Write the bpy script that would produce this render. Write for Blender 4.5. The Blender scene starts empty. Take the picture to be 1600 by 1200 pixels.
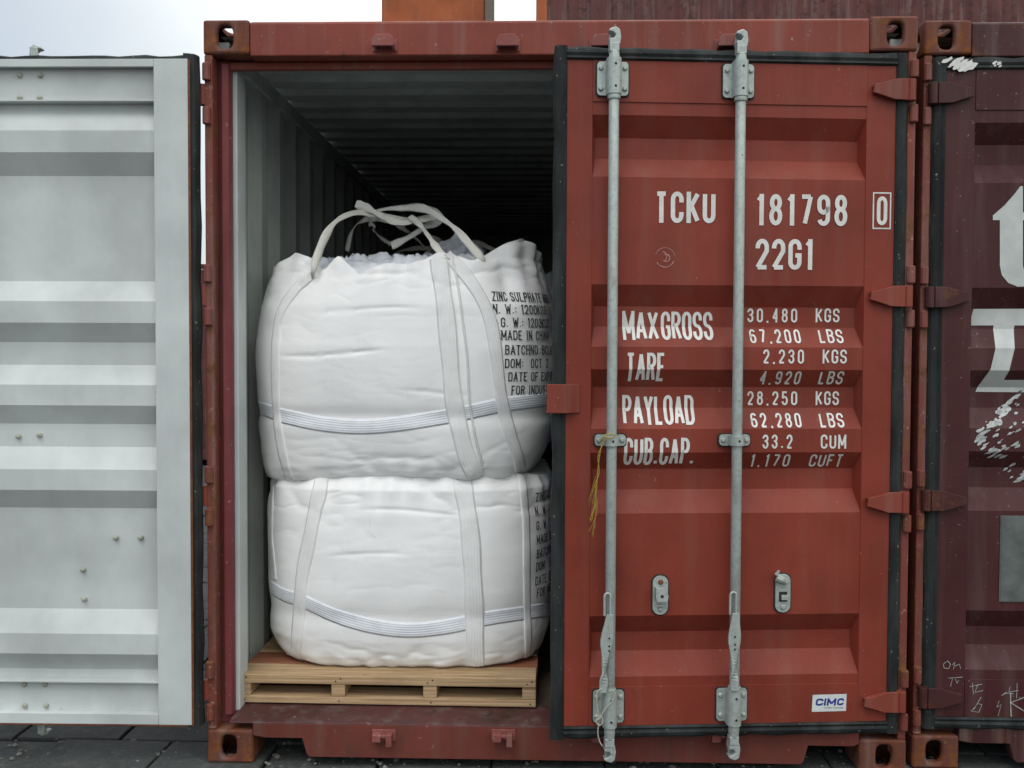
import bpy, bmesh, math, random
import numpy as np
from mathutils import Vector, Matrix
from mathutils.bvhtree import BVHTree
from mathutils.geometry import tessellate_polygon
R=math.radians; PI=math.pi
random.seed(7); rng=np.random.RandomState(11)
scene=bpy.context.scene; COL=scene.collection

# ------------------------------------------------------------------ camera
CX,CZ,CD,YAW,PIT,ROL,F=1.16708,1.45158,3.42107,-0.02837,-0.03214,-0.00381,1551.05
CAM=Vector((CX,-CD,CZ))
def unrot(a,w,b):
    r=ROL; a,b=a*math.cos(r)+b*math.sin(r),-a*math.sin(r)+b*math.cos(r)
    cp,sp=math.cos(PIT),math.sin(PIT); y=w*cp-b*sp; z=w*sp+b*cp
    cy,sy=math.cos(YAW),math.sin(YAW)
    return Vector((a*cy+y*sy,-a*sy+y*cy,z))
right=unrot(1,0,0); up=unrot(0,0,1); fwd=unrot(0,1,0)
cam=bpy.data.cameras.new('camera'); camo=bpy.data.objects.new('camera',cam); COL.objects.link(camo)
camo.matrix_world=Matrix(((right.x,up.x,-fwd.x,CAM.x),(right.y,up.y,-fwd.y,CAM.y),(right.z,up.z,-fwd.z,CAM.z),(0,0,0,1)))
cam.sensor_width=36; cam.lens=F*36/1600; cam.clip_start=.05; cam.clip_end=1000
scene.camera=camo
def ray(u,v): return unrot((u-800)/F,1,(600-v)/F)
def at(u,v,Y):
    d=ray(u,v); return CAM+d*((Y+CD)/d.y)

# ------------------------------------------------------------------ world, sun, exposure
SUN_EL,SUN_AZ=R(58),R(205)      # azimuth from +Y clockwise: high, behind the camera and to its left
world=bpy.data.worlds.new('World'); scene.world=world; world.use_nodes=True
wn=world.node_tree; wn.nodes.clear()
wo=wn.nodes.new('ShaderNodeOutputWorld'); bg=wn.nodes.new('ShaderNodeBackground')
sky=wn.nodes.new('ShaderNodeTexSky'); sky.sky_type='NISHITA'; sky.sun_disc=False
sky.sun_elevation=SUN_EL; sky.sun_rotation=SUN_AZ
tc=wn.nodes.new('ShaderNodeTexCoord'); sep=wn.nodes.new('ShaderNodeSeparateXYZ')
ramp=wn.nodes.new('ShaderNodeMapRange'); ramp.inputs['From Min'].default_value=-.05; ramp.inputs['From Max'].default_value=1
ramp.inputs['To Min'].default_value=7.0; ramp.inputs['To Max'].default_value=22.0
wn.links.new(tc.outputs['Generated'],sep.inputs[0]); wn.links.new(sep.outputs['Z'],ramp.inputs['Value'])
tint=wn.nodes.new('ShaderNodeVectorMath'); tint.operation='SCALE'; tint.inputs[0].default_value=(.985,1.01,.985)
wn.links.new(ramp.outputs[0],tint.inputs['Scale'])
nz=wn.nodes.new('ShaderNodeTexNoise'); nz.inputs['Scale'].default_value=1.6; nz.inputs['Detail'].default_value=4
wn.links.new(tc.outputs['Generated'],nz.inputs['Vector'])
cm=wn.nodes.new('ShaderNodeMapRange'); cm.inputs['From Min'].default_value=.38; cm.inputs['From Max'].default_value=.62
cm.inputs['To Min'].default_value=.62; cm.inputs['To Max'].default_value=.97
wn.links.new(nz.outputs[0],cm.inputs['Value'])
mx=wn.nodes.new('ShaderNodeMix'); mx.data_type='RGBA'
gx=wn.nodes.new('ShaderNodeMapRange'); gx.inputs['From Min'].default_value=-.62; gx.inputs['From Max'].default_value=-.2
gx.inputs['To Min'].default_value=.12; gx.inputs['To Max'].default_value=1.0
wn.links.new(sep.outputs['X'],gx.inputs['Value'])
gm=wn.nodes.new('ShaderNodeMath'); gm.operation='MULTIPLY'; wn.links.new(cm.outputs[0],gm.inputs[0]); wn.links.new(gx.outputs[0],gm.inputs[1])
wn.links.new(gm.outputs[0],mx.inputs['Factor']); wn.links.new(sky.outputs[0],mx.inputs['A']); wn.links.new(tint.outputs[0],mx.inputs['B'])
wn.links.new(mx.outputs['Result'],bg.inputs['Color']); bg.inputs['Strength'].default_value=.11
wn.links.new(bg.outputs[0],wo.inputs['Surface'])
sl=bpy.data.lights.new('sun','SUN'); sl.energy=.8; sl.angle=R(25); sl.color=(1,.97,.93)
so=bpy.data.objects.new('sun',sl); COL.objects.link(so)
sd=Vector((math.sin(SUN_AZ)*math.cos(SUN_EL),math.cos(SUN_AZ)*math.cos(SUN_EL),math.sin(SUN_EL)))
so.rotation_euler=sd.to_track_quat('Z','Y').to_euler(); so.location=(0,-6,8)
vs=scene.view_settings; vs.view_transform='Standard'; vs.look='None'; vs.exposure=0; vs.gamma=1
scene.render.engine='CYCLES'; scene.cycles.max_bounces=6; scene.cycles.diffuse_bounces=2

# ------------------------------------------------------------------ materials
MATS={}
class NT:
    def __init__(s,name):
        s.m=bpy.data.materials.new(name); s.m.use_nodes=True; s.t=s.m.node_tree
        s.b=s.t.nodes['Principled BSDF']; MATS[name]=s.m
        s.tc=s.t.nodes.new('ShaderNodeTexCoord')
    def n(s,k,**kw):
        o=s.t.nodes.new(k)
        for a,v in kw.items(): setattr(o,a,v)
        return o
    def l(s,a,b): s.t.links.new(a,b)
    def noise(s,scale,detail=5,rough=.55,vec=(1,1,1),coord='Object',off=(0,0,0)):
        mp=s.n('ShaderNodeMapping'); mp.inputs['Scale'].default_value=vec; mp.inputs['Location'].default_value=off
        s.l(s.tc.outputs[coord],mp.inputs['Vector'])
        nn=s.n('ShaderNodeTexNoise'); nn.inputs['Scale'].default_value=scale; nn.inputs['Detail'].default_value=detail; nn.inputs['Roughness'].default_value=rough
        s.l(mp.outputs[0],nn.inputs['Vector']); return nn.outputs[0]
    def mr(s,x,a,b,c=0,d=1):
        m=s.n('ShaderNodeMapRange'); m.inputs['From Min'].default_value=a; m.inputs['From Max'].default_value=b
        m.inputs['To Min'].default_value=c; m.inputs['To Max'].default_value=d; s.l(x,m.inputs['Value']); return m.outputs[0]
    def mix(s,f,a,b,mode='MIX'):
        m=s.n('ShaderNodeMix',data_type='RGBA',blend_type=mode)
        for k,x in (('Factor',f),('A',a),('B',b)):
            if isinstance(x,(int,float)): m.inputs[k].default_value=x
            elif isinstance(x,tuple): m.inputs[k].default_value=(*x,1) if len(x)==3 else x
            else: s.l(x,m.inputs[k])
        return m.outputs['Result']
    def mul(s,a,b):
        m=s.n('ShaderNodeMath',operation='MULTIPLY')
        for i,x in enumerate((a,b)):
            if isinstance(x,(int,float)): m.inputs[i].default_value=x
            else: s.l(x,m.inputs[i])
        return m.outputs[0]
    def bump(s,h,strength=.3,dist=.002,prev=None):
        b=s.n('ShaderNodeBump'); b.inputs['Strength'].default_value=strength; b.inputs['Distance'].default_value=dist
        s.l(h,b.inputs['Height'])
        if prev: s.l(prev,b.inputs['Normal'])
        return b.outputs[0]
    def out(s,col=None,rough=None,metal=None,normal=None,spec=None):
        for k,x in (('Base Color',col),('Roughness',rough),('Metallic',metal),('Normal',normal),('Specular IOR Level',spec)):
            if x is None: continue
            if isinstance(x,(int,float)): s.b.inputs[k].default_value=x
            elif isinstance(x,tuple): s.b.inputs[k].default_value=(*x,1)
            else: s.l(x,s.b.inputs[k])
        return s.m
def paint(name,c,rust=.0,chip=.0,dirt=.25,rough=.5,rustc=(.16,.06,.025),chipc=(.5,.42,.36),dust=(.28,.24,.21),wave=.6,grime=(.05,.035,.03)):
    t=NT(name)
    v=t.noise(2.2,6); v2=t.noise(9,6,.6,(1,1,.35),off=(3,1,2)); 
    dk=tuple(x*.8 for x in c); lt=tuple(min(1,x*1.12+.004) for x in c)
    col=t.mix(t.mr(v,.35,.65),dk,lt)
    st=t.noise(14,5,.6,(1,1,.06),off=(7,0,0))            # vertical streaks of dirt
    col=t.mix(t.mul(t.mr(st,.5,.75),dirt),col,dust)
    col=t.mix(t.mul(t.mr(v2,.52,.8),dirt*1.3),col,grime)
    fine=t.noise(160,4,.7,off=(1,5,2)); 
    spk=t.mr(t.noise(75,3,.5,off=(9,2,4)),.70,.73)
    if chip>0: 
        ck=t.mr(t.noise(38,7,.75,off=(2,8,3)),.665-.1*chip,.685-.1*chip)
        col=t.mix(t.mul(ck,.75),col,chipc)
    if rust>0:
        rk=t.mr(t.noise(9,10,.74,off=(4,4,9)),.64-.3*rust,.74-.3*rust)
        rc=t.mix(t.mr(t.noise(40,5,.7),.35,.65),rustc,tuple(x*.45 for x in rustc))
        col=t.mix(t.mul(rk,.92),col,rc)
    col=t.mix(t.mul(spk,.5),col,dust)
    sc=t.mul(t.mr(t.noise(7,4,.6,(.35,.35,26),off=(2,9,4)),.71,.735),t.mr(t.noise(3,3,.5,off=(6,6,1)),.5,.6))
    col=t.mix(t.mul(sc,.55),col,chipc)
    rg=t.mr(t.noise(6,5,.6),.3,.7,rough-.08,rough+.14)
    b=t.bump(t.noise(3.0,3,.5,(1,1,.6)),wave,.006)       # panels are never quite flat
    b=t.bump(fine,.12,.001,b)
    return t.out(col,rg,0,b,.3)
M={}
M['red']=paint('oxide_red_paint',(.220,.0345,.0185),rust=0,dirt=.20,dust=(.22,.13,.10),chip=.02,chipc=(.36,.20,.15))
M['red_frame']=paint('oxide_red_frame_paint',(.225,.045,.027),rust=.12,chip=.05,dirt=.28,wave=.9)
M['red_low']=paint('dirty_shaded_red_paint',(.155,.036,.026),rust=.2,chip=.2,dirt=.5,dust=(.13,.09,.07),chipc=(.35,.26,.22))  # sill red: base darkened for weak ground bounce, plus dirt, rust and chips
M['keeper']=paint('worn_keeper_paint',(.24,.07,.06),rust=.1,chip=.55,dirt=.4,chipc=(.42,.27,.24))
M['red_rust']=paint('rusty_red_casting',(.145,.045,.028),rust=.42,chip=.25,dirt=.5,rustc=(.27,.085,.02),chipc=(.34,.22,.15),rough=.7)
M['post_rust']=paint('worn_red_post',(.20,.05,.038),rust=.46,chip=.55,dirt=.45,rustc=(.21,.085,.035),chipc=(.42,.3,.22))
M['maroon_post']=paint('maroon_inner_post',(.19,.038,.042),rust=.1,chip=.18,dirt=.25,chipc=(.5,.36,.36))
M['sill']=paint('scuffed_sill_paint',(.085,.030,.028),rust=.35,chip=.10,dirt=.7,rustc=(.06,.032,.025),dust=(.16,.13,.12))
M['maroon']=paint('maroon_paint',(.060,.0125,.0135),rust=.04,chip=.03,dirt=.14)
M['maroon_frame']=paint('maroon_frame_paint',(.058,.0145,.0145),rust=.35,chip=.1,dirt=.4)
M['maroon_old']=paint('old_maroon_wall_paint',(.11,.032,.029),rust=.38,dirt=.5,rustc=(.07,.025,.018))
M['grey']=paint('light_grey_interior_paint',(.56,.60,.59),dirt=.10,dust=(.45,.44,.38),grime=(.25,.25,.22),rough=.45,wave=.35,chip=.0)
M['grey_wall']=paint('grey_interior_wall_paint',(.50,.535,.50),dirt=.35,dust=(.3,.3,.25),grime=(.15,.16,.14))
M['orange']=paint('orange_steel_paint',(.42,.105,.03),rust=.1,dirt=.25)
M['edge']=paint('rusty_door_edge',(.15,.03,.02),rust=.7,rustc=(.24,.09,.03),dirt=.3)
M['yellow_bolt']=paint('painted_bolt',(.40,.41,.34),rust=.15,dirt=.4,rustc=(.3,.25,.12))
def rubber():
    t=NT('black_rubber'); v=t.noise(12,6,.6,(1,1,.3))
    col=t.mix(t.mr(v,.4,.7),(.012,.014,.014),(.04,.045,.044))
    col=t.mix(t.mr(t.noise(90,3,.5),.7,.73),col,(.3,.28,.24))
    return t.out(col,.75,0,t.bump(t.noise(45,5),.3,.002),.3)
M['rubber']=rubber()
def galv():
    t=NT('galvanised_steel'); vo=t.n('ShaderNodeTexVoronoi'); vo.inputs['Scale'].default_value=70
    t.l(t.tc.outputs['Object'],vo.inputs['Vector'])
    col=t.mix(t.mr(vo.outputs['Distance'],0,.6),(.33,.375,.35),(.43,.48,.45))
    col=t.mix(t.mul(t.mr(t.noise(16,7,.7,(1,1,.3)),.52,.72),.55),col,(.22,.20,.17))
    col=t.mix(t.mr(t.noise(60,4,.6),.69,.72),col,(.09,.05,.03))
    col=t.mix(t.mul(t.mr(t.noise(7,8,.75,(1,1,.5),off=(3,7,1)),.58,.70),.55),col,(.20,.135,.09))
    return t.out(col,t.mr(t.noise(20,4),.3,.7,.42,.62),.35,t.bump(t.noise(110,4),.25,.001),.5)
M['galv']=galv()
def simple(name,c,rough=.6,metal=0,var=.15,sc=30,bs=.2,bd=.001):
    t=NT(name); v=t.noise(sc,5)
    col=t.mix(t.mr(v,.35,.65),tuple(x*(1-var) for x in c),tuple(min(1,x*(1+var)) for x in c))
    return t.out(col,rough,metal,t.bump(t.noise(sc*3,4),bs,bd))
def lettering():
    t=NT('white_lettering'); col=t.mix(t.mr(t.noise(18,6,.7),.4,.75),(.74,.74,.71),(.56,.54,.50))
    col=t.mix(t.mr(t.noise(85,5,.7),.68,.70),col,(.30,.10,.08))
    return t.out(col,.5)
M['white']=lettering()
M['logo_grey']=simple('grey_white_lettering',(.50,.53,.51),.55,0,.1,12)
M['ink']=simple('black_ink',(.03,.03,.035),.8,0,.3,60)
M['blue']=simple('blue_ink',(.02,.035,.22),.5)
M['sticker']=simple('white_sticker',(.62,.65,.65),.4,0,.06)
M['chalk']=simple('chalk',(.34,.36,.34),.9,0,.3,120)
M['yellow']=simple('yellow_twine',(.42,.30,.04),.7,0,.3,200)
M['cord']=simple('pale_cord',(.42,.40,.35),.8,0,.25,300,.6)
M['dark']=simple('dark_steel_void',(.02,.018,.017),.8)
M['residue']=simple('sticker_residue',(.38,.19,.16),.8,0,.3,80)
M['peel']=simple('peeled_silver_sticker',(.42,.44,.43),.5,0,.35,45)
M['placard']=simple('grey_green_plate',(.12,.135,.125),.6,.2,.25,14)
def fabric():
    t=NT('white_woven_fabric')
    col=t.mix(t.mr(t.noise(4,6,.6),.35,.65),(.87,.87,.865),(.90,.90,.89))
    col=t.mix(t.mul(t.mr(t.noise(7,8,.7,(1,1,.5),off=(5,2,1)),.60,.80),.40),col,(.50,.48,.44))
    col=t.mix(t.mul(t.mr(t.noise(22,6,.7,(1.6,1.6,.12),off=(1,2,6)),.66,.78),.30),col,(.35,.34,.33))
    wv=t.noise(55,6,.65,(.5,.5,2.2)); b=t.bump(wv,.06,.002)
    b=t.bump(t.noise(7,5,.55,(.7,.7,1.2)),.15,.016,b)
    # sharp creases: edges of stretched, wandering cells, only here and there
    dn=t.n('ShaderNodeTexNoise'); dn.inputs['Scale'].default_value=3.5; dn.inputs['Detail'].default_value=4; t.l(t.tc.outputs['Object'],dn.inputs['Vector'])
    ad=t.n('ShaderNodeVectorMath',operation='MULTIPLY_ADD'); t.l(dn.outputs['Color'],ad.inputs[0]); ad.inputs[1].default_value=(.45,.45,.35); t.l(t.tc.outputs['Object'],ad.inputs[2])
    mp=t.n('ShaderNodeMapping'); mp.inputs['Scale'].default_value=(.7,.7,1.5); t.l(ad.outputs[0],mp.inputs['Vector'])
    vo=t.n('ShaderNodeTexVoronoi',feature='DISTANCE_TO_EDGE'); vo.inputs['Scale'].default_value=5.5; t.l(mp.outputs[0],vo.inputs['Vector'])
    cr=t.mul(t.mr(vo.outputs['Distance'],.0,.16,1,0),t.mr(t.noise(4.5,3,.5,off=(8,1,3)),.50,.66))
    b=t.bump(cr,.10,.006,b)
    wx=t.n('ShaderNodeTexWave'); wx.bands_direction='Z'; wx.inputs['Scale'].default_value=55; wx.inputs['Distortion'].default_value=1.2; t.l(t.tc.outputs['Object'],wx.inputs['Vector'])
    b=t.bump(wx.outputs['Fac'],.10,.0006,b)
    b=t.bump(t.noise(420,2,.5),.35,.001,b)
    m=t.out(col,.62,0,b,.3)
    return m
M['fabric']=fabric()
def fabric2():
    t=NT('bluish_liner_fabric')
    col=t.mix(t.mr(t.noise(8,6,.6),.35,.65),(.62,.67,.74),(.78,.80,.83))
    b=t.bump(t.noise(22,6,.6),.5,.012)
    return t.out(col,.6,0,b,.3)
M['liner']=fabric2()
def webbing(name,c1,c2):
    t=NT(name); w=t.n('ShaderNodeTexWave'); w.wave_type='BANDS'; w.bands_direction='Y'
    w.inputs['Scale'].default_value=.33; w.inputs['Distortion'].default_value=.4
    t.l(t.tc.outputs['UV'],w.inputs['Vector'])
    col=t.mix(w.outputs['Fac'],c1,c2)
    col=t.mix(t.mul(t.mr(t.noise(20,5),.45,.75),.35),col,tuple(x*.72 for x in c1))
    b=t.bump(w.outputs['Fac'],.5,.0015); b=t.bump(t.noise(260,2),.35,.001,b)
    return t.out(col,.75,0,b,.25)
M['web']=webbing('white_webbing',(.84,.84,.83),(.865,.865,.855))
M['belt']=webbing('blue_grey_stitching_belt',(.70,.74,.81),(.85,.86,.87))
M['loopweb']=webbing('cream_loop_webbing',(.62,.61,.55),(.73,.72,.66))
def wood(name,c1,c2):
    t=NT(name); n1=t.noise(9,8,.7,(.35,6,16)); n2=t.noise(3,5,.6)
    col=t.mix(t.mr(n1,.32,.68),c1,c2); col=t.mix(t.mul(t.mr(n2,.5,.75),.4),col,tuple(x*.55 for x in c1))
    col=t.mix(t.mr(t.noise(26,5,.6,(1,2,3)),.70,.74),col,(.10,.05,.025))
    return t.out(col,.75,0,t.bump(n1,.5,.003),.3)
M['wood']=wood('pine_plywood',(.27,.16,.075),(.60,.43,.26))
M['wood2']=wood('reddish_board',(.22,.075,.04),(.34,.14,.075))
M['floor']=wood('dark_plywood_floor',(.05,.035,.028),(.10,.07,.05))
def stone():
    t=NT('dark_paving_stone')
    col=t.mix(t.mr(t.noise(2.5,7,.65),.3,.7),(.046,.051,.048),(.105,.112,.108))
    col=t.mix(t.mul(t.mr(t.noise(24,8,.8),.5,.72),.8),col,(.17,.17,.16))
    col=t.mix(t.mr(t.noise(9,7,.7,off=(3,3,3)),.60,.72),col,(.035,.035,.037))
    b=t.bump(t.noise(9,9,.75),1.0,.03); b=t.bump(t.noise(120,3),.4,.003,b)
    return t.out(col,.85,0,b,.3)
M['stone']=stone()
M['rubble']=simple('broken_stone',(.17,.165,.15),.9,0,.5,9)
M['ground']=simple('yard_ground',(.05,.048,.045),.95,0,.35,6,.6,.02)

# ------------------------------------------------------------------ mesh helper
class MB:
    def __init__(s): s.v=[];s.f=[];s.m=[];s.uv={}
    def add(s,vs,fs,mi=0):
        o=len(s.v); s.v+= [tuple(x) for x in vs]; s.f+=[tuple(o+i for i in f) for f in fs]; s.m+=[mi]*len(fs); return o
    def box(s,a,b,mi=0):
        (x0,y0,z0),(x1,y1,z1)=a,b
        x0,x1=min(x0,x1),max(x0,x1); y0,y1=min(y0,y1),max(y0,y1); z0,z1=min(z0,z1),max(z0,z1)
        s.add([(x0,y0,z0),(x1,y0,z0),(x1,y1,z0),(x0,y1,z0),(x0,y0,z1),(x1,y0,z1),(x1,y1,z1),(x0,y1,z1)],
          [(0,3,2,1),(4,5,6,7),(0,1,5,4),(1,2,6,5),(2,3,7,6),(3,0,4,7)],mi); return s
    def prism(s,poly,axis,a,b,mi=0):
        """poly: 2D list; axis 'x','y','z' extruded from a to b. 2D coords are the other two axes in order"""
        def P(p,t):
            return (t,p[0],p[1]) if axis=='x' else (p[0],t,p[1]) if axis=='y' else (p[0],p[1],t)
        n=len(poly); vs=[P(p,a) for p in poly]+[P(p,b) for p in poly]
        fs=[tuple(range(n)),tuple(range(2*n-1,n-1,-1))]+[(i,i+n,(i+1)%n+n,(i+1)%n) for i in range(n)]
        s.add(vs,fs,mi); return s
    def sheet(s,prof,axis,a,b,mi=0,closed=False):
        def P(p,t):
            return (t,p[0],p[1]) if axis=='x' else (p[0],t,p[1]) if axis=='y' else (p[0],p[1],t)
        n=len(prof); vs=[P(p,a) for p in prof]+[P(p,b) for p in prof]
        s.add(vs,[(i,i+1,i+1+n,i+n) for i in range(n-1)],mi); return s
    def tube(s,pts,r,n=10,mi=0,cap=True):
        pts=[Vector(p) for p in pts]; rs=r if isinstance(r,(list,tuple)) else [r]*len(pts)
        rings=[]; o=len(s.v); prev=None
        for i,p in enumerate(pts):
            t=(pts[min(i+1,len(pts)-1)]-pts[max(i-1,0)]).normalized()
            if prev is None:
                h=Vector((0,0,1)) if abs(t.z)<.9 else Vector((1,0,0)); x=t.cross(h).normalized()
            else: x=(prev-t*prev.dot(t)).normalized()
            prev=x; y=t.cross(x)
            for k in range(n):
                a=2*PI*k/n; s.v.append(tuple(p+(x*math.cos(a)+y*math.sin(a))*rs[i]))
        for i in range(len(pts)-1):
            for k in range(n):
                s.f.append((o+i*n+k,o+i*n+(k+1)%n,o+(i+1)*n+(k+1)%n,o+(i+1)*n+k)); s.m.append(mi)
        if cap:
            s.f.append(tuple(o+k for k in range(n))[::-1]); s.m.append(mi)
            s.f.append(tuple(o+(len(pts)-1)*n+k for k in range(n))); s.m.append(mi)
        return s
    def bolt(s,x,y,z,r,h,d=-1,mi=0,n=8):
        """dome head sticking out along d*Y"""
        vs=[];N=n
        for (rr,hh) in ((r,0),(r,h*.5),(r*.6,h)):
            for k in range(N): vs.append((x+rr*math.cos(2*PI*k/N),y+d*hh,z+rr*math.sin(2*PI*k/N)))
        fs=[]
        for i in range(2):
            for k in range(N): fs.append((i*N+k,i*N+(k+1)%N,(i+1)*N+(k+1)%N,(i+1)*N+k))
        fs.append(tuple(2*N+k for k in range(N))); s.add(vs,fs,mi); return s
    def build(s,name,mats,parent=None,bevel=0,smooth=False,origin=None,normals=True,seg=2,innerfix=None):
        me=bpy.data.meshes.new(name)
        o=Vector(origin) if origin is not None else Vector((0,0,0))
        me.from_pydata([(v[0]-o.x,v[1]-o.y,v[2]-o.z) for v in s.v],[],s.f)
        ms=mats if isinstance(mats,(list,tuple)) else [mats]
        for m in ms: me.materials.append(m)
        for p,mi in zip(me.polygons,s.m): p.material_index=mi; p.use_smooth=smooth
        if s.uv:
            ul=me.uv_layers.new(name='UVMap')
            for lp in me.loops: ul.data[lp.index].uv=s.uv.get(lp.vertex_index,(0,0))
        if normals:
            bm=bmesh.new(); bm.from_mesh(me); bmesh.ops.recalc_face_normals(bm,faces=bm.faces); bm.to_mesh(me); bm.free()
        if innerfix is not None:
            me.update()
            for p in me.polygons:
                if p.material_index==0 and p.normal.y>.35: p.material_index=innerfix
        ob=bpy.data.objects.new(name,me); COL.objects.link(ob)
        if parent: ob.parent=parent
        if bevel:
            b=ob.modifiers.new('b','BEVEL'); b.width=bevel; b.segments=seg; b.limit_method='ANGLE'; b.angle_limit=R(40)
        return ob
def thing(name,loc,label,cat,group=None,rz=0):
    o=bpy.data.objects.new(name,None); COL.objects.link(o); o.location=loc; o.rotation_euler=(0,0,rz); o.empty_display_size=.2
    o['label']=label; o['category']=cat
    if group: o['group']=group
    return o
def structure(o): o['kind']='structure'; return o

# ------------------------------------------------------------------ stroke lettering
def arc(cx,cy,rx,ry,a0,a1,n=10):
    return [(cx+rx*math.cos(R(a0+(a1-a0)*i/n)),cy+ry*math.sin(R(a0+(a1-a0)*i/n))) for i in range(n+1)]
q=.21
top=arc(.5,1-q,.5,q,0,180); bot=arc(.5,q,.5,q,180,360)
GL={
'O':(1,[top+bot+[top[0]]]),'0':(1,[top+bot+[top[0]]]),
'C':(1,[[(1,.68)]+top+bot+[(1,.32)]]),
'G':(1,[[(1,.68)]+top+bot+[(1,.46),(.55,.46)]]),
'U':(1,[[(0,1)]+bot+[(1,1)]]),
'D':(1,[[(0,0),(0,1),(.5,1)]+arc(.5,1-q,.5,q,90,0)+arc(.5,q,.5,q,0,-90)+[(0,0)]]),
'B':(1,[[(0,0),(0,1),(.5,1)]+arc(.5,.77,.46,.23,90,-90)+[(0,.54)]],),
'P':(1,[[(0,0),(0,1),(.5,1)]+arc(.5,.75,.5,.25,90,-90)+[(0,.5)]]),
'R':(1,[[(0,0),(0,1),(.5,1)]+arc(.5,.77,.5,.23,90,-90)+[(0,.54)],[(.5,.54),(1,0)]]),
'S':(1,[[(1,.72)]+top[0:]+arc(.5,.74,.5,.24,180,250,5)+arc(.5,.26,.5,.24,70,0,5)+arc(.5,q,.5,q,0,-180)+[(0,.28)]]),
'T':(1,[[(0,1),(1,1)],[(.5,1),(.5,0)]]),'I':(.2,[[(.5,0),(.5,1)]]),'L':(.85,[[(0,1),(0,0),(1,0)]]),
'E':(.88,[[(1,1),(0,1),(0,0),(1,0)],[(0,.52),(.85,.52)]]),'F':(.85,[[(1,1),(0,1),(0,0)],[(0,.52),(.85,.52)]]),
'H':(1,[[(0,0),(0,1)],[(1,0),(1,1)],[(0,.52),(1,.52)]]),'K':(1.05,[[(0,0),(0,1)],[(0,.38),(1,1)],[(.3,.56),(1,0)]]),
'M':(1.25,[[(0,0),(0,1)],[(0,1),(.5,.2)],[(.5,.2),(1,1)],[(1,1),(1,0)]]),
'N':(1,[[(0,0),(0,1)],[(0,1),(1,0)],[(1,0),(1,1)]]),
'A':(1.1,[[(0,0),(.5,1)],[(.5,1),(1,0)],[(.18,.3),(.82,.3)]]),
'V':(1.05,[[(0,1),(.5,0)],[(.5,0),(1,1)]]),'W':(1.45,[[(0,1),(.26,0)],[(.26,0),(.5,.85)],[(.5,.85),(.74,0)],[(.74,0),(1,1)]]),
'X':(1.05,[[(0,0),(1,1)],[(0,1),(1,0)]]),'Y':(1.05,[[(0,1),(.5,.48)],[(1,1),(.5,.48)],[(.5,.48),(.5,0)]]),
'Z':(1,[[(0,1),(1,1)],[(1,1),(0,0)],[(0,0),(1,0)]]),
'1':(.5,[[(.05,.84),(.75,1)],[(.75,1),(.75,0)]]),
'2':(1,[[(0,.72)]+arc(.5,.77,.5,.23,180,0)+[(1,.62),(0,0)],[(0,0),(1,0)]]),
'3':(1,[[(0,.76)]+arc(.5,.77,.5,.23,180,-90)+[(.3,.54)],[(.5,.54)]+arc(.5,.27,.5,.27,90,-180)]),
'4':(1,[[(.75,0),(.75,1)],[(.75,1),(0,.28)],[(0,.28),(1,.28)]]),
'5':(1,[[(.95,1),(.08,1),(.05,.56)]+arc(.5,.33,.5,.28,130,0,6)+arc(.5,.25,.5,.25,0,-180)]),
'6':(1,[arc(.5,.78,.5,.22,20,180,8)+arc(.5,q,.5,q,180,360)+[(1,.34)]+arc(.5,.36,.5,.22,0,180,8)]),
'7':(1,[[(0,1),(1,1)],[(1,1),(.35,0)]]),
'8':(1,[arc(.5,.77,.45,.23,-90,270,16),arc(.5,.27,.5,.27,90,450,16)]),
'9':(1,[arc(.5,.22,.5,.22,200,360,8)+arc(.5,.79,.5,.21,0,180,8)+[(0,.66)]+arc(.5,.64,.5,.22,180,360,8)]),
'.':(.16,[[(.5,0),(.5,.05)]]),',':(.2,[[(.55,.05),(.3,-.12)]]),':':(.2,[[(.5,.12),(.5,.17)],[(.5,.58),(.5,.63)]]),' ':(.55,[]),
}
GL['B'][1].append([(.5,.54)]+arc(.5,.27,.5,.27,90,-90)+[(0,0)])
def ribbon2(pl,t):
    """mitred ribbon round a 2D polyline -> quads [(verts4)]"""
    P=[np.array(p,float) for p in pl]; Q=[P[0]]
    for p in P[1:]:
        if np.hypot(*(p-Q[-1]))>1e-6: Q.append(p)
    P=Q; n=len(P)
    if n<2: return []
    closed=np.hypot(*(P[0]-P[-1]))<1e-6
    L=[];Rr=[]
    for i in range(n):
        d1=(P[i]-P[i-1]) if i>0 else ((P[0]-P[-2]) if closed else P[1]-P[0])
        d2=(P[i+1]-P[i]) if i<n-1 else ((P[1]-P[0]) if closed else P[-1]-P[-2])
        d1=d1/np.hypot(*d1); d2=d2/np.hypot(*d2); m=d1+d2
        if np.hypot(*m)<.3: m=d2
        m=m/np.hypot(*m); nn=np.array([-m[1],m[0]]); c=max(.6,abs(nn@np.array([-d1[1],d1[0]])))
        L.append(P[i]+nn*t/2/c); Rr.append(P[i]-nn*t/2/c)
    return [(L[i],L[i+1],Rr[i+1],Rr[i]) for i in range(n-1)]
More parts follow.
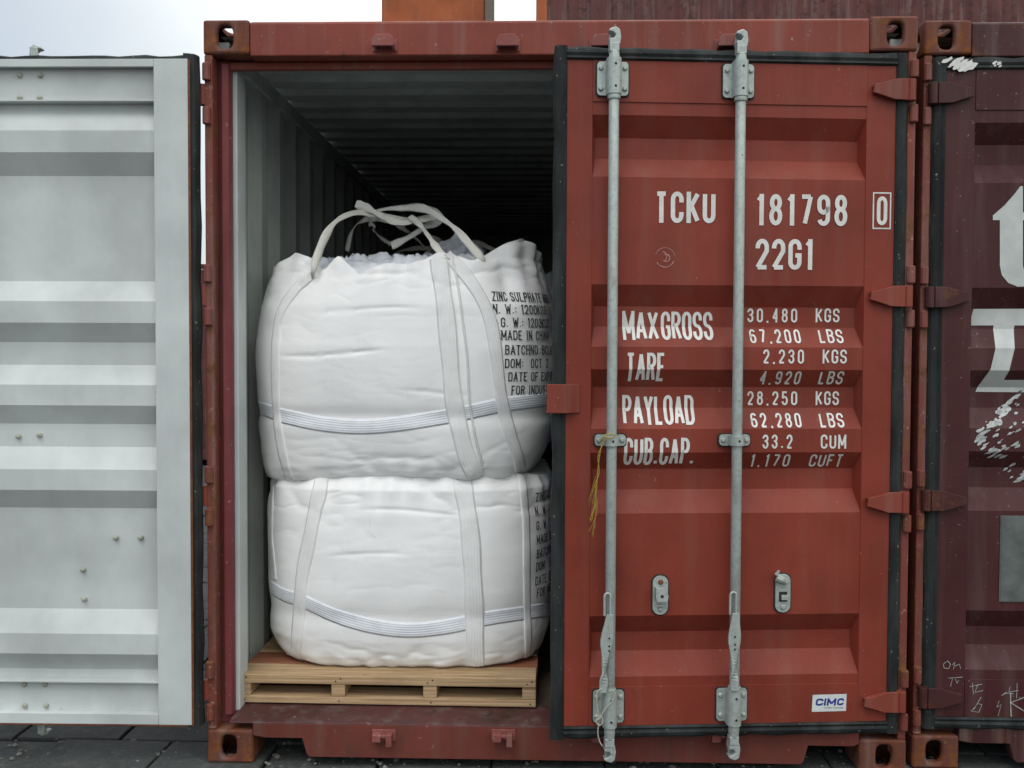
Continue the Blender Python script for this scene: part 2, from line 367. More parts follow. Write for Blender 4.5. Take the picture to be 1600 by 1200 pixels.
def text_quads(txt,x0,x1,z0,z1,t,gap=.32,serif=False,fixed=None):
    """lay a word into the rectangle; returns list of (quad, stroke index)"""
    h=z1-z0; out=[]; k=0
    ws=[GL[c][0] for c in txt]; tot=sum(ws)+gap*(len(txt)-1)
    # every glyph unit w plus stroke thickness: solve unit so that the whole fits
    unit=(abs(x1-x0)-t*len(txt))/tot if fixed is None else fixed
    sgn=1 if x1>x0 else -1; x=0
    for c,w in zip(txt,ws):
        for st in GL[c][1]:
            pl=[(x+t/2+p[0]*w*unit, z0+t/2+p[1]*(h-t)) for p in st]
            if c in '.,:': pl=[(a,b+ (0 if i==0 else max(0,t*.5))) if c!=',' else (a,b) for i,(a,b) in enumerate(pl)]
            if abs(pl[0][0]-pl[-1][0])<1e-9 and len(pl)==2 and c not in '.,:':    # straight stems reach the cap lines
                a,b=pl; s=1 if b[1]>a[1] else -1
                if abs(st[0][1]-st[1][1])>.3 and (min(st[0][1],st[1][1])<.02 or max(st[0][1],st[1][1])>.98): pl=[(a[0],a[1]-s*t/2),(b[0],b[1]+s*t/2)]
            for qd in ribbon2(pl,t): out.append(([(x0+sgn*p[0],p[1]) for p in qd],k))
            k+=1
            if serif and c not in '.,:':
                for p in (st[0],st[-1]):
                    if (p[1]<.02 or p[1]>.98) and c not in 'OCGSDU0' or c in 'U' and p[1]>.98:
                        px=x+t/2+p[0]*w*unit; pz=z0+p[1]*h
                        tk=t*.35; pz+= tk/2 if p[1]<.5 else -tk/2
                        for qd in ribbon2([(px-t*1.0,pz),(px+t*1.0,pz)],tk): out.append(([(x0+sgn*a[0],a[1]) for a in qd],k))
                        k+=1
        x+=w*unit+t+gap*unit
    return out

# ------------------------------------------------------------------ container doors
DW,DZ0,DZ1=1.205,.142,2.466           # outer size of a door leaf with its gasket
GZ=[(2.242,2.174,2.104,2.037),(1.679,1.608,1.539,1.471),(1.395,1.335,1.264,1.195),(1.115,1.055,.985,.909),(.561,.495,.43,.353)]
GZL=[(2.282,2.204,2.130,2.056),(1.692,1.621,1.547,1.480),(1.401,1.333,1.262,1.195),(1.115,1.040,.968,.900),(.544,.467,.396,.330)]
GD=.042
def groove_y(z):
    for a,b,c,d in GZ:
        if d<=z<=a:
            if z>=b: return GD*(a-z)/(a-b)
            if z>=c: return GD
            return GD*(z-d)/(c-d)
    return 0.
SG0,SG1=.145,1.075
def surf_y(s,z): 
    if s<=SG0 or s>=SG1: return -.0022
    if z>=2.284 or z<=.320: return -.004
    return groove_y(z)
def flat_decal(name,quads,mat,parent,sx,off=.0016,lift=.00012,cuts=True):
    """quads in (s,z) of a door leaf, draped over its corrugation"""
    bm=bmesh.new()
    for qd,k in quads:
        vs=[bm.verts.new((p[0],k*lift,p[1])) for p in qd]
        if len(vs)>4:
            tris=tessellate_polygon([[Vector((p[0],p[1],0)) for p in qd]])
        else: tris=[tuple(range(len(vs)))]
        for t_ in tris:
            try: bm.faces.new([vs[i] for i in t_])
            except: pass
    if cuts:
        for g in GZ+[(2.284,.320)]:
            for z in g:
                bmesh.ops.bisect_plane(bm,geom=bm.verts[:]+bm.edges[:]+bm.faces[:],plane_co=(0,0,z),plane_no=(0,0,1))
        for s in (SG0,SG1):
            bmesh.ops.bisect_plane(bm,geom=bm.verts[:]+bm.edges[:]+bm.faces[:],plane_co=(s,0,0),plane_no=(1,0,0))
    for v in bm.verts:
        s,k,z=v.co; v.co=(sx*s,(surf_y(s,z) if cuts else 0)-off-k,z)
    bmesh.ops.recalc_face_normals(bm,faces=bm.faces)
    me=bpy.data.meshes.new(name); bm.to_mesh(me); bm.free(); me.materials.append(mat)
    for p in me.polygons:
        if p.normal.y>0: p.flip()
    o=bpy.data.objects.new(name,me); COL.objects.link(o); o.parent=parent; return o
HZ=[2.385,1.735,.995,.27]
for i,v in enumerate((140,463,785,1097)): HZ[i]=at(1400,v,-.02).z
def rrect(cx,cz,w,h,r,n=4):
    p=[]
    for sx,sz,a in ((1,1,0),(-1,1,90),(-1,-1,180),(1,-1,270)):
        for i in range(n+1):
            t=R(a+90*i/n); p.append((cx+sx*(w/2-r)+r*math.cos(t),cz+sz*(h/2-r)+r*math.sin(t)))
    return p
def make_door(container,sx,loc,rz,outer,frame,inner,bars=(.588,1.01),lod=2,seed=0,handle_dir=-1,inside=True,GZ=GZ,rt=2.284,rb=.320):
    """leaf with s running from the hinge; x = sx*s; outside looks to -y"""
    X=lambda s:sx*s
    d=MB()
    a0,a1,z0,z1=.045,1.160,.187,2.420
    # panel: outer skin then inner skin
    prof=[(0,rt)]
    for a,b,c,e in GZ: prof+=[(0,a),(GD,b),(GD,c),(0,e)]
    prof+=[(0,rb)]
    d.sheet([(y,z) for y,z in prof],'x',X(SG0-.012),X(SG1+.012),0)
    d.sheet([(y+.0025,z) for y,z in prof],'x',X(SG0-.012),X(SG1+.012),1)
    # slanted closures at both ends of each groove
    for a,b,c,e in GZ:
        for s0,s1 in ((SG0-.0,SG0+.014),(SG1,SG1-.014)):
            P=[(X(s0),0-.0005,a),(X(s0),-.0005,e),(X(s1),GD,c),(X(s1),GD,b)]
            d.add(P,[(0,1,2,3)],0); d.add([(x,y+.003,z) for x,y,z in P],[(0,1,2,3)],1)
            d.add([(X(s0),-.0005,a),(X(s1),GD,b),(X(s0),GD,b)],[(0,1,2)],0)
            d.add([(X(s0),-.0005,e),(X(s1),GD,c),(X(s0),GD,c)],[(0,1,2)],0)
    # stiles and rails: coloured outside half, light inside half
    for s0,s1 in ((a0,SG0),(SG1,a1)):
        d.box((X(s0),-.0022,z0),(X(s1),.030,z1),0)
        e0,e1=(s0-.016,s1) if s0<.5 else (s0,s1+.016)
        d.box((X(s0),.0302,z0),(X(s1),.0495,z1),2)
        d.box((X(max(e0,s0+.002)),.0304,z0+.002),(X(min(e1,s1-.002)),.0515,z1-.003),1); d.box((X(e0),.0503,z0-.034),(X(e1),.0535,z1+.024),1); er=(e0-.008,e0-.0005) if s0<.5 else (e1+.0005,e1+.008); d.box((X(er[0]),.0503,z0-.038),(X(er[1]),.0528,z1+.020),2)
        d.box((X(s0),.0502,z0-.040),(X(s1),.0525,z0-.0345),2)
    for zz0,zz1 in ((rt,z1),(z0,rb)):
        d.box((X(SG0+.0005),-.004,zz0),(X(SG1-.0005),.0018,zz1),0)
        d.box((X(SG0+.0005),.0020,zz0+(.001 if zz0<1 else 0)),(X(SG1-.0005),.020,zz1),1)
    # inside lips of the rails
    d.box((X(SG0+.001),.0202,rt),(X(SG1-.001),.040,rt+.006),1)
    d.box((X(SG0+.001),.0202,rb-.006),(X(SG1-.001),.044,rb),1)
    d.box((X(SG0+.001),.0202,z0-.003),(X(SG1-.001),.0515,z0+.003),1)
    d.box((X(SG0+.001),.0505,z0-.034),(X(SG1-.001),.0525,z0+.002),1)
    d.box((X(SG0+.001),.0503,z0-.040),(X(SG1-.001),.0520,z0-.0345),2)
    d.box((X(SG0+.001),.0202,z1+.000),(X(SG1-.001),.0515,z1+.006),1)
    d.box((X(SG0+.001),.0505,z1-.002),(X(SG1-.001),.0525,z1+.024),1)
    door=d.build('door',[outer,inner,M['edge']],container,bevel=.0012)
    door.location=loc; door.rotation_euler=(0,0,rz)
    # gasket ring
    g=MB()
    wob=lambda k:.0022*math.sin(k*1.7+seed)+.0015*math.sin(k*4.1+seed)
    def strip(p0,p1,nrm,w,n=24):
        # p0->p1 along; nrm = direction in (s,z) outward from the leaf
        prof=[(0,-.004),(.006,-.012),(.014,-.006),(.024,-.010),(.036,-.005),(w,.004),(w,.020),(w-.008,.040),(.016,.0465),(0,.050)]
        vs=[]
        for i in range(n+1):
            t=i/n; bs=p0[0]+(p1[0]-p0[0])*t; bz=p0[1]+(p1[1]-p0[1])*t
            for j,(o,y) in enumerate(prof):
                oo=o+(wob(i) if 4<=j<=7 else 0); vs.append((X(bs+nrm[0]*oo),y,bz+nrm[1]*oo))
        m=len(prof); fs=[]
        for i in range(n):
            for j in range(m-1): fs.append((i*m+j,i*m+j+1,(i+1)*m+j+1,(i+1)*m+j))
        fs.append(tuple(range(m))); fs.append(tuple(n*m+j for j in range(m))[::-1])
        g.add(vs,fs)
    w=.044
    strip((a0,DZ0+.002),(a0,DZ1-.002),(-1,0),w); strip((a1,DZ0),(a1,DZ1),(1,0),w)
    strip((a0-.002,z1),(a1+.002,z1),(0,1),w); strip((a0-.002,z0),(a1+.002,z0),(0,-1),w)
    g.build('gasket',M['rubber'],door,smooth=False)
    # hinges
    for z in HZ:
        h=MB(); hz=.036
        poly=[(X(.012),hz),(X(.05),hz*.98),(X(.105),hz*.55),(X(.128),hz*.45),(X(.132),-hz*.35),(X(.105),-hz*.55),(X(.06),-hz*.95),(X(.012),-hz)]
        lo=[(p[0],z+p[1]) for p in poly]
        h.prism(lo,'y',-.026,-.0155)
        h.prism([(X(.05),z+hz*.93),(X(.128),z+hz*.40),(X(.128),z+hz*.2),(X(.05),z+hz*.55)],'y',-.0155,-.003)
        h.prism([(X(.05),z-hz*.93),(X(.128),z-hz*.30),(X(.128),z-hz*.1),(X(.05),z-hz*.55)],'y',-.0155,-.003)
        h.tube([(X(-.002),-.012,z-hz),(X(-.002),-.012,z+hz)],.0165,12)
        h.build('hinge',frame,door,bevel=.002)
    if inside:
        for s,z in INSIDE_BOLTS:
            b=MB(); b.bolt(X(s),.0185 if (z>rt or z<rb) else .0035,z,.0095,.013,1); b.build('bolt',M['yellow_bolt'],door,smooth=True)
    for s in bars: locking_bar(door,X,s,sx,lod)
    return door
INSIDE_BOLTS=[]
def locking_bar(door,X,s,sx,lod):
    yb=-.042; r=.0172
    zt,zb,zm=2.357,.202,1.158
    b=MB(); b.tube([(X(s),yb,.31),(X(s),yb,2.40)],r,16)
    for z in (2.405,2.290,.322,.205): b.tube([(X(s),yb,z-.008),(X(s),yb,z+.008)],.0215,16)
    bar=b.build('locking_bar',M['galv'],door,smooth=False,bevel=.001)
    for p in bar.data.polygons: p.use_smooth=len(p.vertices)==4
    for z,h,kind in ((zt,.118,2),(zm,.045,1),(zb+.055,.118,2)):
        k=MB(); 
        k.prism([(X(s)+(p[0]),z+p[1]) for p in rrect(0,0,.112,h,.012)],'y',-.0075,-.0035,1)
        k.prism([(X(s)+(p[0]),z+p[1]) for p in rrect(0,0,.104,h-.007,.012)],'y',-.0155,-.0076,0)
        # wrapped collar
        hh=h*.5 if kind==2 else h*.36
        pr=[(X(s)+(r+.007)*math.cos(a)*(1),yb+ (r+.007)*math.sin(a)) for a in [R(t) for t in range(180,361,18)]]
        pr=[(X(s)-.0245,-.0156)]+pr+[(X(s)+.0245,-.0156)]
        k.prism(pr,'z',z-hh,z+hh,0)
        for dx in (-.040,.040):
            for dz in ((-.034,.034) if kind==2 else (0,)): k.bolt(X(s)+dx,-.0154,z+dz,.0085,.008,-1,0)
        for dz in ((-.036,.036) if kind==2 else (0,)): k.bolt(X(s)+.002,yb-r-.0068,z+dz,.0045,.001,-1,1)
        k.build('bar_bracket',[M['galv'],M['dark']],door,bevel=.0015)
    # cams, top and bottom
    for sg,zc in ((1,2.380),(-1,.216)):
        c=MB()
        c.tube([(X(s),yb,zc),(X(s),yb,zc+sg*.035),(X(s),yb,zc+sg*.06)],[.019,.0185,.016],14)
        c.box((X(s)-.017,yb-.014,zc+sg*.055),(X(s)+.015,yb+.020,zc+sg*.085))
        # hooked jaw
        hk=[(-.016,.080),(.017,.078),(.021,.100),(.017,.128),(.004,.137),(-.016,.130),(-.020,.122),(-.004,.118),(.004,.110),(-.002,.100),(-.019,.098)]
        c.prism([(X(s)+p[0],zc+sg*p[1]) for p in hk],'y',yb-.012,yb+.022)
        c.prism([(X(s)+p[0],zc+sg*p[1]) for p in [(-.016,.088),(.012,.088),(.014,.126),(-.012,.124)]],'y',yb+.0222,yb+.034)
        c.build('cam',M['galv'],door,bevel=.003)
def make_handle(door,X,s,lean):
    """handle hanging down along its bar, with a U bracket"""
    yb=-.042; zt=.655
    h=MB()
    # bracket: slim U loop
    u=[(X(s)-.014+.010*math.cos(a),yb-.026,zt-.012+.012*math.sin(a)) for a in [R(t) for t in range(0,181,20)]]
    loop=[(X(s)-.004,yb-.026,zt-.075)]+u+[(X(s)-.024,yb-.026,zt-.075)]
    h.tube(loop,.0042,8)
    # blade: a twisted flat forging
    n=26; vs=[]
    for i in range(n+1):
        t=i/n; z=zt-.07-t*.262
        wd=.011+.010*math.exp(-((t-.36)/.17)**2)+.003*math.sin(t*9)
        tw=.9*math.exp(-((t-.72)/.10)**2)*1.2+lean*.1
        cx=X(s)-.006-.004*math.sin(t*3)+lean*(-.02*t)
        cy=yb-.030+.004*t
        for a,bb in ((-1,-1),(1,-1),(1,1),(-1,1)):
            lx=a*wd; ly=bb*.0035
            vs.append((cx+lx*math.cos(tw)-ly*math.sin(tw),cy+lx*math.sin(tw)*.8+ly*math.cos(tw),z))
    fs=[(i*4+k,i*4+(k+1)%4,(i+1)*4+(k+1)%4,(i+1)*4+k) for i in range(n) for k in range(4)]+[(0,1,2,3),(n*4+3,n*4+2,n*4+1,n*4)]
    h.add(vs,fs)
    for t in (.30,.40,.46):
        h.bolt(X(s)-.008,yb-.0335,zt-.07-t*.262,.0035,.0012,-1,1)
    h.build('handle',[M['galv'],M['dark']],door,bevel=.001)
# bolts seen on the inside of the open leaf, read off the photograph
LDX,LDY,LRZ=-.008,.006,PI+R(.6)
def on_left(u,v):
    """point of the opened leaf's inner face -> (s,z)"""
    p=at(u,v,LDY-.02); return (-(p.x-LDX),p.z)
for u,v in ((33,119),(65,119),(33,154),(64,154),(27,682),(60,680),(179,841),(218,841),(128,891),(130,937),(40,1068),(72,1068),(41,1101),(74,1101)):
    INSIDE_BOLTS.append(on_left(u,v))

# ------------------------------------------------------------------ corner castings
def casting(name,parent,ox,oy,oz,sx,sy,sz,mat):
    """hollow ISO corner: origin at the outer corner, sx,sy,sz give the inward directions"""
    LX,LY,LZ=.162,.178,.118; th=.022
    m=MB(); N=32
    def ring(face):
        # face: axis of normal 'y' (end), 'x'(side), 'z'(top/bottom)
        if face=='y': W,H,hw,hh,rr=LX,LZ,.028,.040,.026; mp=lambda a,b,t:(a,t,b)
        if face=='x': W,H,hw,hh,rr=LY,LZ,.038,.028,.026; mp=lambda a,b,t:(t,a,b)
        if face=='z': W,H,hw,hh,rr=LX,LY,.030,.060,.028; mp=lambda a,b,t:(a,b,t)
        cxx,cyy=(W/2,H/2) if face!='y' else (W*.47,H/2)
        cor=[(0,0),(W,0),(W,H),(0,H)]
        hole=[]
        for i in range(N):
            a=2*PI*i/N; c,ss=math.cos(a),math.sin(a); e=(abs(c/hw)**3+abs(ss/hh)**3)**(-1/3); hole.append((cxx+c*e,cyy+ss*e))
        ca=[math.atan2(p[1]-cyy,p[0]-cxx)%(2*PI) for p in cor]
        near=[int(round(a/(2*PI)*N))%N for a in ca]
        vs=[mp(p[0],p[1],0) for p in cor+hole]+[mp(p[0],p[1],th) for p in hole]
        fs=[]
        for i in range(4):
            j=(i+1)%4; k0,k1=near[i],near[j]; seq=[k0]
            while seq[-1]!=k1: seq.append((seq[-1]+1)%N)
            mid=len(seq)//2
            fs.append((i,)+tuple([4+k for k in seq[:mid+1]][::1])) if False else None
            fs.append(tuple([i,j]+[4+k for k in seq[::-1]]))
        fs=[f for f in fs if f]
        for i in range(N): fs.append((4+i,4+(i+1)%N,4+N+(i+1)%N,4+N+i))
        vs=[(ox+sx*v[0],oy+sy*v[1],oz+sz*v[2]) for v in vs]
        m.add(vs,fs)
    for f in 'yxz': ring(f)
    def P(a,b,c): return (ox+sx*a,oy+sy*b,oz+sz*c)
    m.add([P(LX,0,0),P(LX,LY,0),P(LX,LY,LZ),P(LX,0,LZ)],[(0,1,2,3)])
    m.add([P(0,LY,0),P(LX,LY,0),P(LX,LY,LZ),P(0,LY,LZ)],[(0,1,2,3)])
    m.add([P(0,0,LZ),P(LX,0,LZ),P(LX,LY,LZ),P(0,LY,LZ)],[(0,1,2,3)])
    bm=bmesh.new(); vs=[bm.verts.new(v) for v in m.v]
    for f in m.f:
        try: bm.faces.new([vs[i] for i in f])
        except: pass
    bmesh.ops.remove_doubles(bm,verts=bm.verts,dist=1e-4); bmesh.ops.recalc_face_normals(bm,faces=bm.faces)
    me=bpy.data.meshes.new(name); bm.to_mesh(me); bm.free(); me.materials.append(mat)
    o=bpy.data.objects.new(name,me); COL.objects.link(o); o.parent=parent
    b=o.modifiers.new('b','BEVEL'); b.width=.011; b.segments=3; b.limit_method='ANGLE'; b.angle_limit=R(60)
    return o

# ------------------------------------------------------------------ container body
CW,CH,CL=2.438,2.591,6.058
def corr(L0,L1,pitch=.278,depth=.036,phase=0):
    """trapezoid corrugation profile along one axis: list of (pos,offset 0..depth)"""
    p=[];x=L0+phase
    p.append((L0,0))
    while x<L1-pitch:
        p+=[(x+.07,0),(x+.138,depth),(x+.210,depth),(x+.278,0)]; x+=pitch
    p.append((L1,0)); return p
def container(name,loc,label,group,outer,frame,cast,post,inner,rz=0,doors=True,keepers=(),xnotch=True,length=CL):
    root=thing(name,loc,label,'container',group,rz)
    W,H,L=CW,CH,length
    for ox,sx in ((0,1),(W,-1)):
        for oy,sy in ((0,1),(L,-1)):
            for oz,sz in ((0,1),(H,-1)): casting('corner_casting',root,ox,oy,oz,sx,sy,sz,cast)
    # rear posts: outer hinge bar + set back inner channel
    for ox,sx in ((0,1),(W,-1)):
        p=MB()
        if doors:
            p.box((ox+sx*.003,.006,.118),(ox+sx*.031,.075,H-.118),0)
            p.box((ox+sx*.003,.075,.118),(ox+sx*.074,.10,H-.118),1)
            p.prism([(ox+sx*.046,.055),(ox+sx*.070,.062),(ox+sx*.074,.075),(ox+sx*.040,.075)],'z',.15,H-.13,1)
            p.box((ox+sx*.050,.1002,.150),(ox+sx*.088,.20,H-.13),2)
            for z in [k+hh for k in HZ for hh in (-.075,.075)]:
                p.tube([(ox+sx*.013,.000,z-.030),(ox+sx*.013,.000,z+.030)],.0145,10,0)
        else:
            p.box((ox+sx*.003,.004,.118),(ox+sx*.06,.14,H-.118),0)
        p.build('corner_post',[post,M['maroon_post'] if outer is M['red'] else frame,inner],root,bevel=.004)
        p=MB(); p.box((ox+sx*.003,L-.004,.118),(ox+sx*.06,L-.14,H-.118),0); p.build('corner_post',post,root,bevel=.004)
    # header and sill
    h=MB()
    h.box((.163,.004,2.467),(W-.163,.10,H-.012),0)
    h.prism([(.006,H-.012),(.10,H-.012),(.10,H-.003),(.018,H-.004)],'x',.163,W-.163,0)
    h.box((.06,.072,2.440),(W-.06,.10,2.4665),0)
    h.build('header',[frame],root,bevel=.005)
    s=MB(); zt,zb=.143,.026
    x0,x1=.162,W-.162
    if xnotch: poly=[(x0,zt),(x0,.100),(x0+.045,.092),(x0+.175,.092),(x0+.190,zb+.01),(x0+.20,zb),(x1-.20,zb),(x1-.190,zb+.01),(x1-.175,.092),(x1-.02,.092),(x1,.100),(x1,zt)]
    else: poly=[(x0,zt),(x0,zb),(x1,zb),(x1,zt)]
    s.prism(poly,'y',.004,.055,0)
    s.prism([(.004,zt+.0004),(.006,zt+.004),(.05,zt+.010),(.17,zt+.016),(.17,zt-.03),(.056,zt-.03),(.056,zt+.0004)],'x',.078,W-.078,1)
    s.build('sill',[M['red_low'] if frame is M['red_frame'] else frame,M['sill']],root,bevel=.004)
    # rails
    for ox,sx in ((0,1),(W,-1)):
        r=MB(); r.box((ox+sx*.006,.18,.05),(ox+sx*.05,L-.18,.165)); r.build('bottom_rail',frame,root,bevel=.004)
        r=MB(); r.box((ox+sx*.006,.178,2.50),(ox+sx*.0075,L-.178,2.562),0); r.box((ox+sx*.008,.101,2.485),(ox+sx*.060,L-.10,2.5435),1); r.build('top_rail',[frame,M['grey_wall']],root,bevel=.004)
    # corrugated side walls (outer and inner skin)
    for ox,sx in ((0,1),(W,-1)):
        pr=corr(.14,L-.14)
        w=MB(); w.sheet([(ox+sx*(.008+d),y) for y,d in pr],'z',.16,2.555,0); w.sheet([(ox+sx*(.0105+d),y) for y,d in pr],'z',.16,2.555,1)
        w.build('side_wall',[outer if outer is not M['maroon_old'] else M['maroon_old'],M['grey_wall']],root,normals=False)
    r=MB(); pr=corr(.10,L-.10,.209/.278*.278,.0,0)
    pts=[];y=.10
    while y<L-.11:
        pts+=[(y,2.565),(y+.07,2.565),(y+.095,2.545),(y+.18,2.545)]; y+=.209
    pts+=[(L-.09,2.565),(L-.03,2.565)]
    r.sheet([(a,b) for a,b in pts],'x',.03,W-.03,0); r.sheet([(a,b-.003) for a,b in pts],'x',.03,W-.03,1)
    r.build('roof',[outer,M['grey_wall']],root,normals=False)
    ends=[(L-.06,1)]+([] if doors else [(.05,-1)])
    for y0,dr in ends:
        w=MB(); pr=corr(.06,W-.06,.25)
        w.sheet([(x,y0-dr*d) for x,d in pr],'z',.15,2.57,0); w.sheet([(x,y0-dr*(d+.003)) for x,d in pr],'z',.15,2.57,1)
        w.build('end_wall',[outer,M['grey_wall']],root,normals=False)
    f=MB(); f.box((.05,.172,.135),(W-.05,L-.06,.163)); f.build('floor',M['floor'],root)
    for (x,z,tp) in keepers:
        k=MB()
        k.box((x-.042,-.0005,z-.018),(x+.042,.0035,z+.022))
        if tp:
            k.prism([(x-.038,z-.014),(x-.036,z+.010),(x-.026,z+.024),(x+.022,z+.026),(x+.036,z+.012),(x+.038,z-.014)],'y',-.052,-.040)
            k.prism([(x-.036,z+.006),(x-.026,z+.022),(x+.022,z+.024),(x+.034,z+.008)],'y',-.040,-.0006)
            for dx in (-.036,.026): k.box((x+dx,-.040,z-.014),(x+dx+.010,-.0006,z+.006))
        else:
            k.box((x-.036,-.034,z-.012),(x-.006,-.0006,z+.014)); k.box((x+.012,-.034,z-.028),(x+.032,-.0006,z+.014))
            k.box((x-.006,-.034,z+.004),(x+.012,-.014,z+.013))
        k.build('cam_keeper',M['keeper'] if frame is M['red_frame'] else frame,root,bevel=.004,seg=3)
    return root
KP=[(at(u,69,-.02).x,at(u,69,-.02).z,1) for u in (600,793,941,1138)]+[(at(u,1153,-.02).x,at(u,1153,-.02).z,0) for u in (598,786,941,1128)]
GRP='shipping containers standing in the yard'
main=container('shipping_container',(0,0,0),'brick red shipping container with its left door open, holding white bulk bags',GRP,M['red'],M['red_frame'],M['red_rust'],M['post_rust'],M['grey'],keepers=KP)
NX,NY=2.474,.045
neigh=container('shipping_container',(NX,NY,0),'dark maroon closed shipping container standing right beside the brick red one',GRP,M['maroon'],M['maroon_frame'],M['red_rust'],M['post_rust'],M['grey'])
SY=9.2
stackc=[]
for k in range(3):
    lab=['old rust streaked maroon container at the bottom of the stack behind','old rust streaked maroon container in the middle of the stack behind','old rust streaked maroon container on top of the stack behind, showing above the roofs'][k]
    stackc.append(container('shipping_container',(1.09,SY+CW,k*CH),lab,GRP,M['maroon_old'],M['maroon_old'],M['red_rust'],M['orange'],M['grey_wall'],rz=-PI/2,doors=False,xnotch=False,length=12.19))
container('shipping_container',(-7.0,SY+CW,0),'maroon container standing alone on the ground behind the open grey door',GRP,M['maroon_old'],M['maroon_old'],M['red_rust'],M['post_rust'],M['grey_wall'],rz=-PI/2,doors=False,xnotch=False)

# doors of the two near containers
HX,HY,HA=2.408,.0,R(4.75)
RD=make_door(main,-1,(HX,HY,0),HA,M['red'],M['red_frame'],M['grey'],seed=1,inside=False)
RD['label']='closed right door with white lettering'
LD=make_door(main,1,(LDX,LDY,0),LRZ,M['red'],M['red_frame'],M['grey'],seed=2,inside=True,GZ=GZL,rt=2.304,rb=.300)
LD['label']='left door swung open, light grey inside'
ND=make_door(neigh,1,(.030,.0,0),0,M['maroon'],M['maroon_frame'],M['grey'],seed=3,inside=False)
ND2=make_door(neigh,-1,(CW-.030,.0,0),0,M['maroon'],M['maroon_frame'],M['grey'],seed=4,inside=False)

# ---- helper: picture point -> (s,z) on the right leaf / neighbour's leaf
def on_rd(u,v):
    n=Vector((math.sin(HA),-math.cos(HA),0)); d=ray(u,v); P0=Vector((HX,HY,0))
    t=(P0-CAM).dot(n)/d.dot(n); p=CAM+d*t-P0
    return (-(p.x*math.cos(HA)+p.y*math.sin(HA)),p.z)
def on_nd(u,v):
    p=at(u,v,NY); return (p.x-NX-.030,p.z)
def put(txt,u0,u1,v0,v1,t,mat='white',name='lettering',gap=.32):
    a=on_rd(u0,v1); b=on_rd(u1,v0); c=on_rd(u0,v0)
    qs=text_quads(txt,a[0],b[0],a[1],c[1],t,gap)
    return flat_decal(name,qs,M[mat],RD,-1)
put('TCKU',1023,1118,299,348,.0150,gap=.34)
put('181798',1181,1324,303,352,.0150,gap=.5)
put('0',1369,1386,307,352,.0125)
put('22G1',1180,1271,373,421,.0150,gap=.34)
a=on_rd(1363.5,357); b=on_rd(1391,302)
flat_decal('lettering',[(qd,0) for qd in ribbon2([(a[0],a[1]),(b[0],a[1]),(b[0],b[1]),(a[0],b[1]),(a[0],a[1])],.0045)],M['white'],RD,-1)
put('MAX',975,1032,485,531,.0108,gap=.12); put('GROSS',1036,1118,486,531,.0108,gap=.18)
put('TARE',978,1040,551,596,.0108,gap=.15); put('PAYLOAD',975,1088,618,664,.0108,gap=.15); put('CUB.CAP.',975,1086,684,728,.0108,gap=.2)
for tx,u0,u1,v0,v1,un,w0,w1 in (('30,480',1173,1252,481,503,'KGS',1281,1319),('67,200',1174,1254,514,536,'LBS',1283,1321),('2,230',1192,1256,546,568,'KGS',1285,1323),
   ('4,920',1190,1254,580,601,'LBS',1283,1321),('28,250',1173,1252,612,634,'KGS',1281,1318),('62,280',1175,1254,646,668,'LBS',1283,1321),
   ('33.2',1191,1238,679,701,'CUM',1282,1322),('1,170',1175,1237,710,731,'CUFT',1268,1320)):
    put(tx,u0,u1,v0,v1,.0064,gap=.75); put(un,w0,w1,v0,v1,.0064,gap=.4)
# round scuffed sticker residue
def ringq(c,r,t,a0,a1): return ribbon2([(c[0]+r*math.cos(R(a)),c[1]+r*math.sin(R(a))) for a in np.linspace(a0,a1,14)],t)
c=on_rd(1039,403)
qs=[(x,0) for x in ringq(c,.034,.0022,20,170)]+[(x,1) for x in ringq(c,.031,.003,200,330)]+[(x,2) for x in ringq((c[0]-.004,c[1]),.012,.004,60,300)]+[(x,3) for x in ringq((c[0]+.01,c[1]+.005),.016,.003,100,260)]
flat_decal('sticker_residue',qs,M['residue'],RD,-1)
# maker's sticker
cs=[on_rd(u,v) for u,v in ((1269,1085),(1322,1083.5),(1321,1110),(1267.5,1111.5))]
st=flat_decal('sticker',[(cs,0)],M['sticker'],RD,-1,off=.0009)
a=on_rd(1273,1102); b=on_rd(1317,1090)
qs=[]
for ch,f0,f1 in (('C',0,.27),('I',.29,.37),('M',.40,.72),('C',.76,1)):
    qs+=[(x,k) for x,k in text_quads(ch,a[0]+(b[0]-a[0])*f0,a[0]+(b[0]-a[0])*f1,a[1],b[1],.0065,0)]
qs=[([(p[0]-(p[1]-a[1])*.15,p[1]) for p in x],k) for x,k in qs]
flat_decal('lettering',qs,M['blue'],RD,-1,off=.0052,cuts=False)
a=on_rd(1287,1106); b=on_rd(1316,1104.5)
flat_decal('lettering',text_quads('CHINA MARINE',a[0],b[0],a[1],a[1]+.004,.0008,.3),M['ink'],RD,-1,off=.0052,cuts=False)

